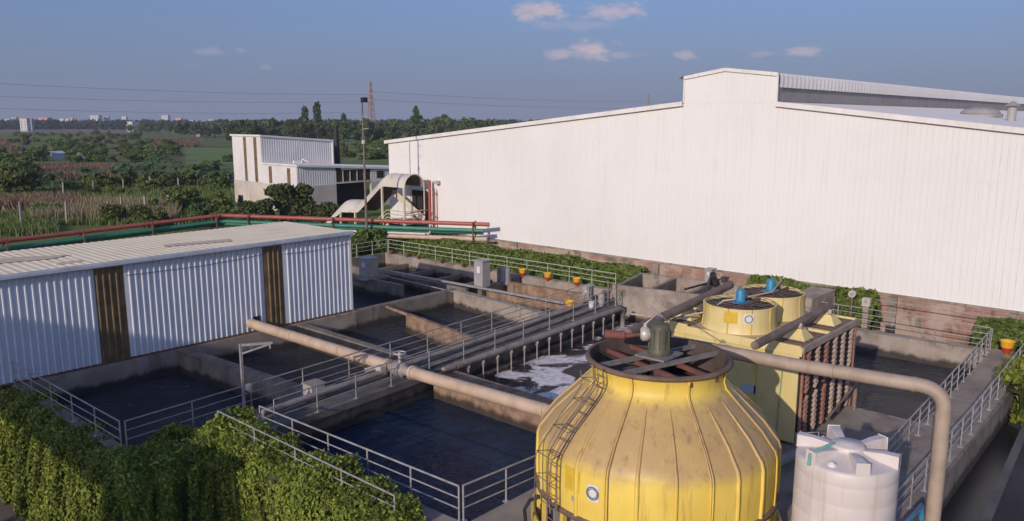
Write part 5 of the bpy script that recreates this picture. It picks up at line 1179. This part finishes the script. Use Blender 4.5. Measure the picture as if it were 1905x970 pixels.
def banana_mesh(k):
    m = MB(); rg = random.Random(k)
    for i in range(11):
        a = i*2.4+rg.uniform(-.3, .3); L_ = rg.uniform(1.8, 2.8); up = rg.uniform(.5, 1.6); w = rg.uniform(.28, .4); d = Vector((math.cos(a), math.sin(a), 0)); s = Vector((-d.y, d.x, 0)); prev = None
        base = Vector((0, 0, 2.0+rg.uniform(-.2, .3)))
        for j in range(6):
            f = j/5; c = base+d*L_*f*(.55+.45*f)+Vector((0, 0, up*2*f-up*1.9*f*f)); ww = w*math.sin(math.pi*(.08+.88*f))
            cur = (c-s*ww-Vector((0, 0, .1*ww)), c, c+s*ww-Vector((0, 0, .1*ww)))
            if prev: m.add([*prev, *cur], [(0, 1, 4, 3), (1, 2, 5, 4)], 0, True)
            prev = cur
    me = m.mesh('banana_leaves_%d' % k); me.materials.append(M['leaf_banana']); return me
BN = [banana_mesh(k) for k in range(3)]
m = MB(); m.tube([(0, 0, 0), (0, 0, 1.2), (0, 0, 2.3)], .15, 8, rs=[.18, .15, .09]); BS = m.mesh('banana_stem'); BS.materials.append(M['leaf_banana'])
bp = [(random.uniform(225, 330), random.uniform(318, 348)) for _ in range(16)]+[(random.uniform(355, 436), random.uniform(330, 352)) for _ in range(9)]+[(random.uniform(255, 330), random.uniform(296, 318)) for _ in range(7)]+[(random.uniform(60, 220), random.uniform(340, 356)) for _ in range(8)]
for (px, py) in bp: 
    s = random.uniform(1.0, 1.6)
    t = place(BN[random.randrange(3)], BS, 'banana_plant', 'broad-leaved banana plant in the fields left of the mill', 'banana plant', tuple(at(px, py, -4)), s, group='banana plants in the fields')
m = MB(); m.bar((0, 0, -.2), (.06, .03, 2.9), .24, .20); PM = m.mesh('fence_post'); PM.materials.append(M['post_old'])
for i, (px, py) in enumerate(((41, 424), (125, 418), (204, 412), (228, 404), (272, 408), (315, 398), (118, 366), (174, 360), (230, 358), (281, 354), (333, 357), (380, 350), (425, 348))):
    o = bpy.data.objects.new('fence_post', PM); COL.objects.link(o); o.location = at(px, py, -4); o.rotation_euler = (random.uniform(-.04, .04), random.uniform(-.05, .05), random.uniform(0, 1)); s = 1.15 if i < 6 else 1.05; o.scale = (s, s, s*random.uniform(.9, 1.15))
    tag(o, 'weathered concrete fence post in the nearer leaning row' if i < 6 else 'weathered concrete fence post in the farther row along the banana plants', 'fence post', 'fence posts of the nearer row' if i < 6 else 'fence posts of the farther row')
for (px, py, w_, lb) in ((108, 298, 3.9, 'small pale blue sheet-metal hut, wider of the two in the bushes'), (151, 296, 2.3, 'tiny pale hut with a side wall, narrower of the two in the bushes'), (702, 291, 4.5, 'small greenish hut between the mill chimney and the white hall')):
    p = at(px, py, -4); t = thing('field_hut', lb, 'hut', tuple(p)); h = 2.4
    m = MB(); m.cbox(p.x, p.y, -4, w_, w_*.7, h); m.build('wall', M['shed_clad'] if px < 300 else M['cement'], t); m = MB(); m.add([(p.x-w_*.6, p.y-w_*.5, -4+h), (p.x+w_*.6, p.y-w_*.5, -4+h+.2), (p.x+w_*.6, p.y+w_*.5, -4+h+.9), (p.x-w_*.6, p.y+w_*.5, -4+h+.8)], [(0, 1, 2, 3)]); m.build('roof', M['shed_trim'], t)

# ================================================================ tree line and horizon
TC = [crown_mesh('tree_crown_%d' % i, 6.5, 6.5, 11, 1700, .62, M['leaf_tree'], 11, z0=3.0) for i in range(4)]
TT = trunk_mb(9, .4).mesh('tree_trunk'); TT.materials.append(M['bark'])
CN = [crown_mesh('casuarina_crown_%d' % i, 3.6, 3.6, 19, 1500, .6, M['leaf_tree'], 15, z0=2.5, taper=.7) for i in range(2)]
CT = trunk_mb(17, .35, 0).mesh('casuarina_trunk'); CT.materials.append(M['bark'])
GL, GG = 'dense green tree in the tree line behind the small white mill', 'trees of the tree line'
def tline(x0, x1, d0, d1, n, smin, smax):
    for i in range(n):
        px = x0+(x1-x0)*(i+random.uniform(.1, .9))/n; d = random.uniform(d0, d1); s = random.uniform(smin, smax)
        place(TC[random.randrange(4)], TT, 'tree', GL, 'tree', tuple(at_dist(px, d, -4)), s, group=GG, sz=s*random.uniform(.85, 1.12))
tline(425, 945, 560, 640, 26, .95, 1.2)
tline(425, 920, 470, 540, 26, .7, .95)
tline(330, 470, 620, 720, 9, .7, 1.0)
tline(720, 1150, 640, 760, 14, .85, 1.05)
for (px, d, s, lb) in ((592, 520, 1.15, 'tallest feathery tree rising above the tree line'), (569, 530, 1.05, 'slightly shorter feathery tree left of the tallest one'), (775, 540, 1.05, 'feathery tree topping the tree line left of the hall roof'), (640, 560, .85, 'pointed tree in the tree line just left of the steel pole')):
    place(CN[random.randrange(2)], CT, 'feathery_tree', lb, 'tree', tuple(at_dist(px, d, -4)), s)
for (px, d) in ((812, 430), (915, 520), (826, 440), (838, 450)):
    t = thing('palm_tree', 'coconut palm showing against the tree line by the hall roof', 'palm tree', tuple(at_dist(px, d, -4)), 'palms by the hall roof'); t.scale = (1.5,)*3
    m = MB(); m.tube([(0, 0, 0), (.3, 0, 5), (.2, 0, 9.2)], .2, 6, rs=[.25, .18, .14]); me = m.mesh('palm_stem'); me.materials.append(M['bark']); o = bpy.data.objects.new('trunk', me); COL.objects.link(o); o.parent = t
    m = MB()
    for k in range(14):
        a = k*2.4; d_ = Vector((math.cos(a), math.sin(a), 0)); s_ = Vector((-d_.y, d_.x, 0)); prev = None; u = random.uniform(.3, 1.8)
        for j in range(5):
            f = j/4; c = Vector((.2, 0, 9.2))+d_*2.9*f+Vector((0, 0, u*2*f-2.7*f*f)); ww = .42*math.sin(math.pi*(.12+.8*f)); cur = (c-s_*ww-Vector((0, 0, ww*.6)), c, c+s_*ww-Vector((0, 0, ww*.6)))
            if prev: m.add([*prev, *cur], [(0, 1, 4, 3), (1, 2, 5, 4)])
            prev = cur
    me = m.mesh('palm_fronds'); me.materials.append(M['leaf_bush']); o = bpy.data.objects.new('crown', me); COL.objects.link(o); o.parent = t
# far wood on the horizon: one mass
P = []
for i in range(420):
    px = random.uniform(-150, 1250); d = random.uniform(1150, 1420); c = np.array(at_dist(px, d, -4)); h = random.uniform(9, 15); w_ = random.uniform(10, 20); k = 120
    q = unit(RNG.normal(size=(k, 3)))*RNG.uniform(.5, 1, (k, 1)); P.append(c+np.array([0, 0, h*.5])+q*np.array([w_, w_, h*.52]))
P = np.concatenate(P); c = P.mean(0); c[2] = -4
tag(link_mesh('far_wood', leaves('far_wood', P-c, 1.7, M['leaf_far']), None, None, tuple(c)), 'hazy dark wood along the far horizon', 'wood', kind='stuff')
HM = {'white': worn('far_white_wall', (.60, .585, .57), (.54, .53, .52), .8, scale=.2), 'pink': worn('far_pink_wall', (.66, .30, .32), (.58, .25, .27), .8, scale=.2), 'rose': worn('far_rose_wall', (.55, .38, .36), (.5, .34, .32), .8, scale=.2), 'blue': worn('far_blue_wall', (.30, .38, .46), (.27, .34, .42), .8, scale=.2), 'orange': worn('far_orange_roof', (.62, .24, .15), (.55, .2, .12), .8, scale=.2)}
def house(px, ybase, wpx, hpx, mat, label, d=1150, roof='white'):
    d += 0 if ybase >= 232 else 250
    p = at_dist(px, d, -4); w_ = wpx/FPX*d; hpx *= .8; top = CAMZ+(222-(ybase-hpx))/1492*d; t = thing('far_building', label, 'building', tuple(p))
    u = RT; v = Vector((RT.y*-1, RT.x, 0)); h2 = w_/2
    P = [p-u*h2, p+u*h2, p+u*h2+v*w_*.8, p-u*h2+v*w_*.8]
    m = MB(); m.prism([(q.x, q.y) for q in P], -4, top); m.build('wall', HM[mat], t)
    m = MB(); g = .4; P2 = [p-u*(h2+g)-v*g, p+u*(h2+g)-v*g, p+u*(h2+g)+v*(w_*.8+g), p-u*(h2+g)+v*(w_*.8+g)]; m.prism([(q.x, q.y) for q in P2], top+.01, top+.7); m.build('roof', HM[roof], t)
    nf = max(1, int((top+4)/3.4))
    for f in range(nf):
        for k in range(max(2, int(w_/3.2))):
            n_w = max(2, int(w_/3.2)); cx = (k+.5)/n_w*w_-h2; q = p+u*cx-v*.08; zb = -3+f*3.4
            if zb+1.6 > top: continue
            m = MB(); m.prism([(q.x-u.x*.55, q.y-u.y*.55), (q.x+u.x*.55, q.y+u.y*.55), (q.x+u.x*.55+v.x*.06, q.y+u.y*.55+v.y*.06), (q.x-u.x*.55+v.x*.06, q.y-u.y*.55+v.y*.06)], zb, zb+1.5); m.build('window', M['window'], t)
house(45, 235, 13, 17, 'white', 'tall narrow white building on the far left horizon', 1000, 'pink')
house(56, 234, 9, 15, 'blue', 'blue-grey block just right of the tall narrow white one', 1020, 'blue')
house(82, 227, 17, 9, 'pink', 'bright pink building on the far left horizon', 1100, 'pink')
house(27, 226, 9, 8, 'rose', 'low pale building at the far left end of the horizon', 1150)
house(15, 225, 9, 3, 'white', 'low white shed roof at the extreme left of the horizon', 1100)
house(116, 226, 8, 5, 'white', 'low white house right of the bright pink building', 1100)
house(126, 226, 6, 5, 'white', 'second low white house, right beside the first', 1100)
house(133, 225, 7, 6, 'rose', 'small rose house beside the two low white ones', 1120)
house(177, 222, 16, 8, 'white', 'wide white building standing above the far trees', 1180)
house(199, 222, 8, 6, 'white', 'grey-white block with a water tower look above the far trees', 1200)
house(243, 233, 9, 7, 'white', 'white house on a red base at the edge of the far fields', 950, 'white')
house(240, 238, 7, 6, 'rose', 'reddish low wall house in front of the white one', 940, 'rose')
house(255, 233, 8, 4, 'white', 'small white shed beside the white house on a red base', 960)
house(308, 222, 12, 8, 'white', 'cream square building above the far trees', 1180, 'white')
house(333, 228, 11, 9, 'rose', 'rose coloured house in the far trees', 1080)
house(354, 231, 12, 8, 'white', 'white two-storey house in the far trees', 1020)
house(368, 231, 13, 4, 'orange', 'low house with an orange roof beside the white two-storey one', 1010, 'orange')
house(394, 230, 11, 8, 'white', 'pale grey framed building at the right end of the far houses', 1020)
house(232, 221, 8, 4, 'white', 'tiny white roof among the trees left of the cream building', 1200)
house(372, 249, 14, 4, 'rose', 'low dusty house among mid-distance trees', 700, 'white')
tline(240, 440, 780, 900, 12, .6, .85)

# power lines
def pylon(label, px, d, ztop, w0, name='pylon'):
    p = at_dist(px, d, -4); t = thing(name, label, 'pylon', tuple(p)); m = MB(); H_ = ztop+4; lv = 9; r = .22
    def corner(k, f): 
        w = w0*(1-f)**1.3+w0*.18; a = math.pi/4+k*math.pi/2; return Vector((p.x+math.cos(a)*w, p.y+math.sin(a)*w, -4+H_*f))
    for k in range(4):
        for i in range(lv):
            f0, f1 = i/lv, (i+1)/lv; m.bar(corner(k, f0), corner(k, f1), r*1.5, r*1.5); m.bar(corner(k, f0), corner((k+1) % 4, f1), r, r); m.bar(corner((k+1) % 4, f0), corner(k, f1), r, r)
    m.build('lattice', M['pylon'], t); m = MB()
    for f, L_ in ((.70, 7.), (.83, 6.), (.96, 5.)):
        c = Vector((p.x, p.y, -4+H_*f)); 
        for s in (-1, 1): m.bar(c, c+RT*s*L_*.55, .35, .35)
    m.build('cross_arm', M['pylon'], t); return p
PD = 640
pp = pylon('tall faded red lattice pylon behind the tree line', 692, PD, CAMZ+(222-153)/1492*PD, 4.2)
p2 = pylon('small faint pylon showing over the left slope of the hall roof', 1205, 1500, CAMZ+(222-176)/1492*1500, 6.)
def wire(label, a, b, sag, r):
    m = MB(); a, b = Vector(a), Vector(b); m.tube([a+(b-a)*f+Vector((0, 0, -4*sag*f*(1-f))) for f in [i/14 for i in range(15)]], r, 4); tag(m.build('power_line', M['wire'], loc=tuple(a)), label, 'power line')
def at_h(px, py, d): p = at_dist(px, d, 0); p.z = CAMZ+(222-py)/1492*d; return p
for (yl, yr, lb) in ((150, 177, 'highest power line in the sky left of the pylon'), (175, 190, 'middle power line in the sky left of the pylon'), (198, 209, 'lowest power line in the sky left of the pylon')):
    wire(lb, at_h(-120, yl, 420), at_h(690, yr, PD), 2.2, .07)
for (yl, yr, lb) in ((172, 190, 'upper power line running from the pylon to behind the hall'), (186, 202, 'lower power line running from the pylon to behind the hall')):
    wire(lb, at_h(694, yl, PD), at_h(1290, yr, 900), 3.0, .09)

# ================================================================ evening haze
hm = bpy.data.materials.new('haze_air'); hm.use_nodes = True; hn = hm.node_tree.nodes; hn.clear()
ho = hn.new('ShaderNodeOutputMaterial'); hv = hn.new('ShaderNodeVolumePrincipled'); hv.inputs['Color'].default_value = (.72, .80, .95, 1); hv.inputs['Density'].default_value = .00017; hv.inputs['Anisotropy'].default_value = 0.
hm.node_tree.links.new(hv.outputs[0], ho.inputs['Volume'])
m = MB(); m.box(-2700, 2700, -2700, 2700, -5.1, 60); tag(m.build('haze', hm), kind='stuff')
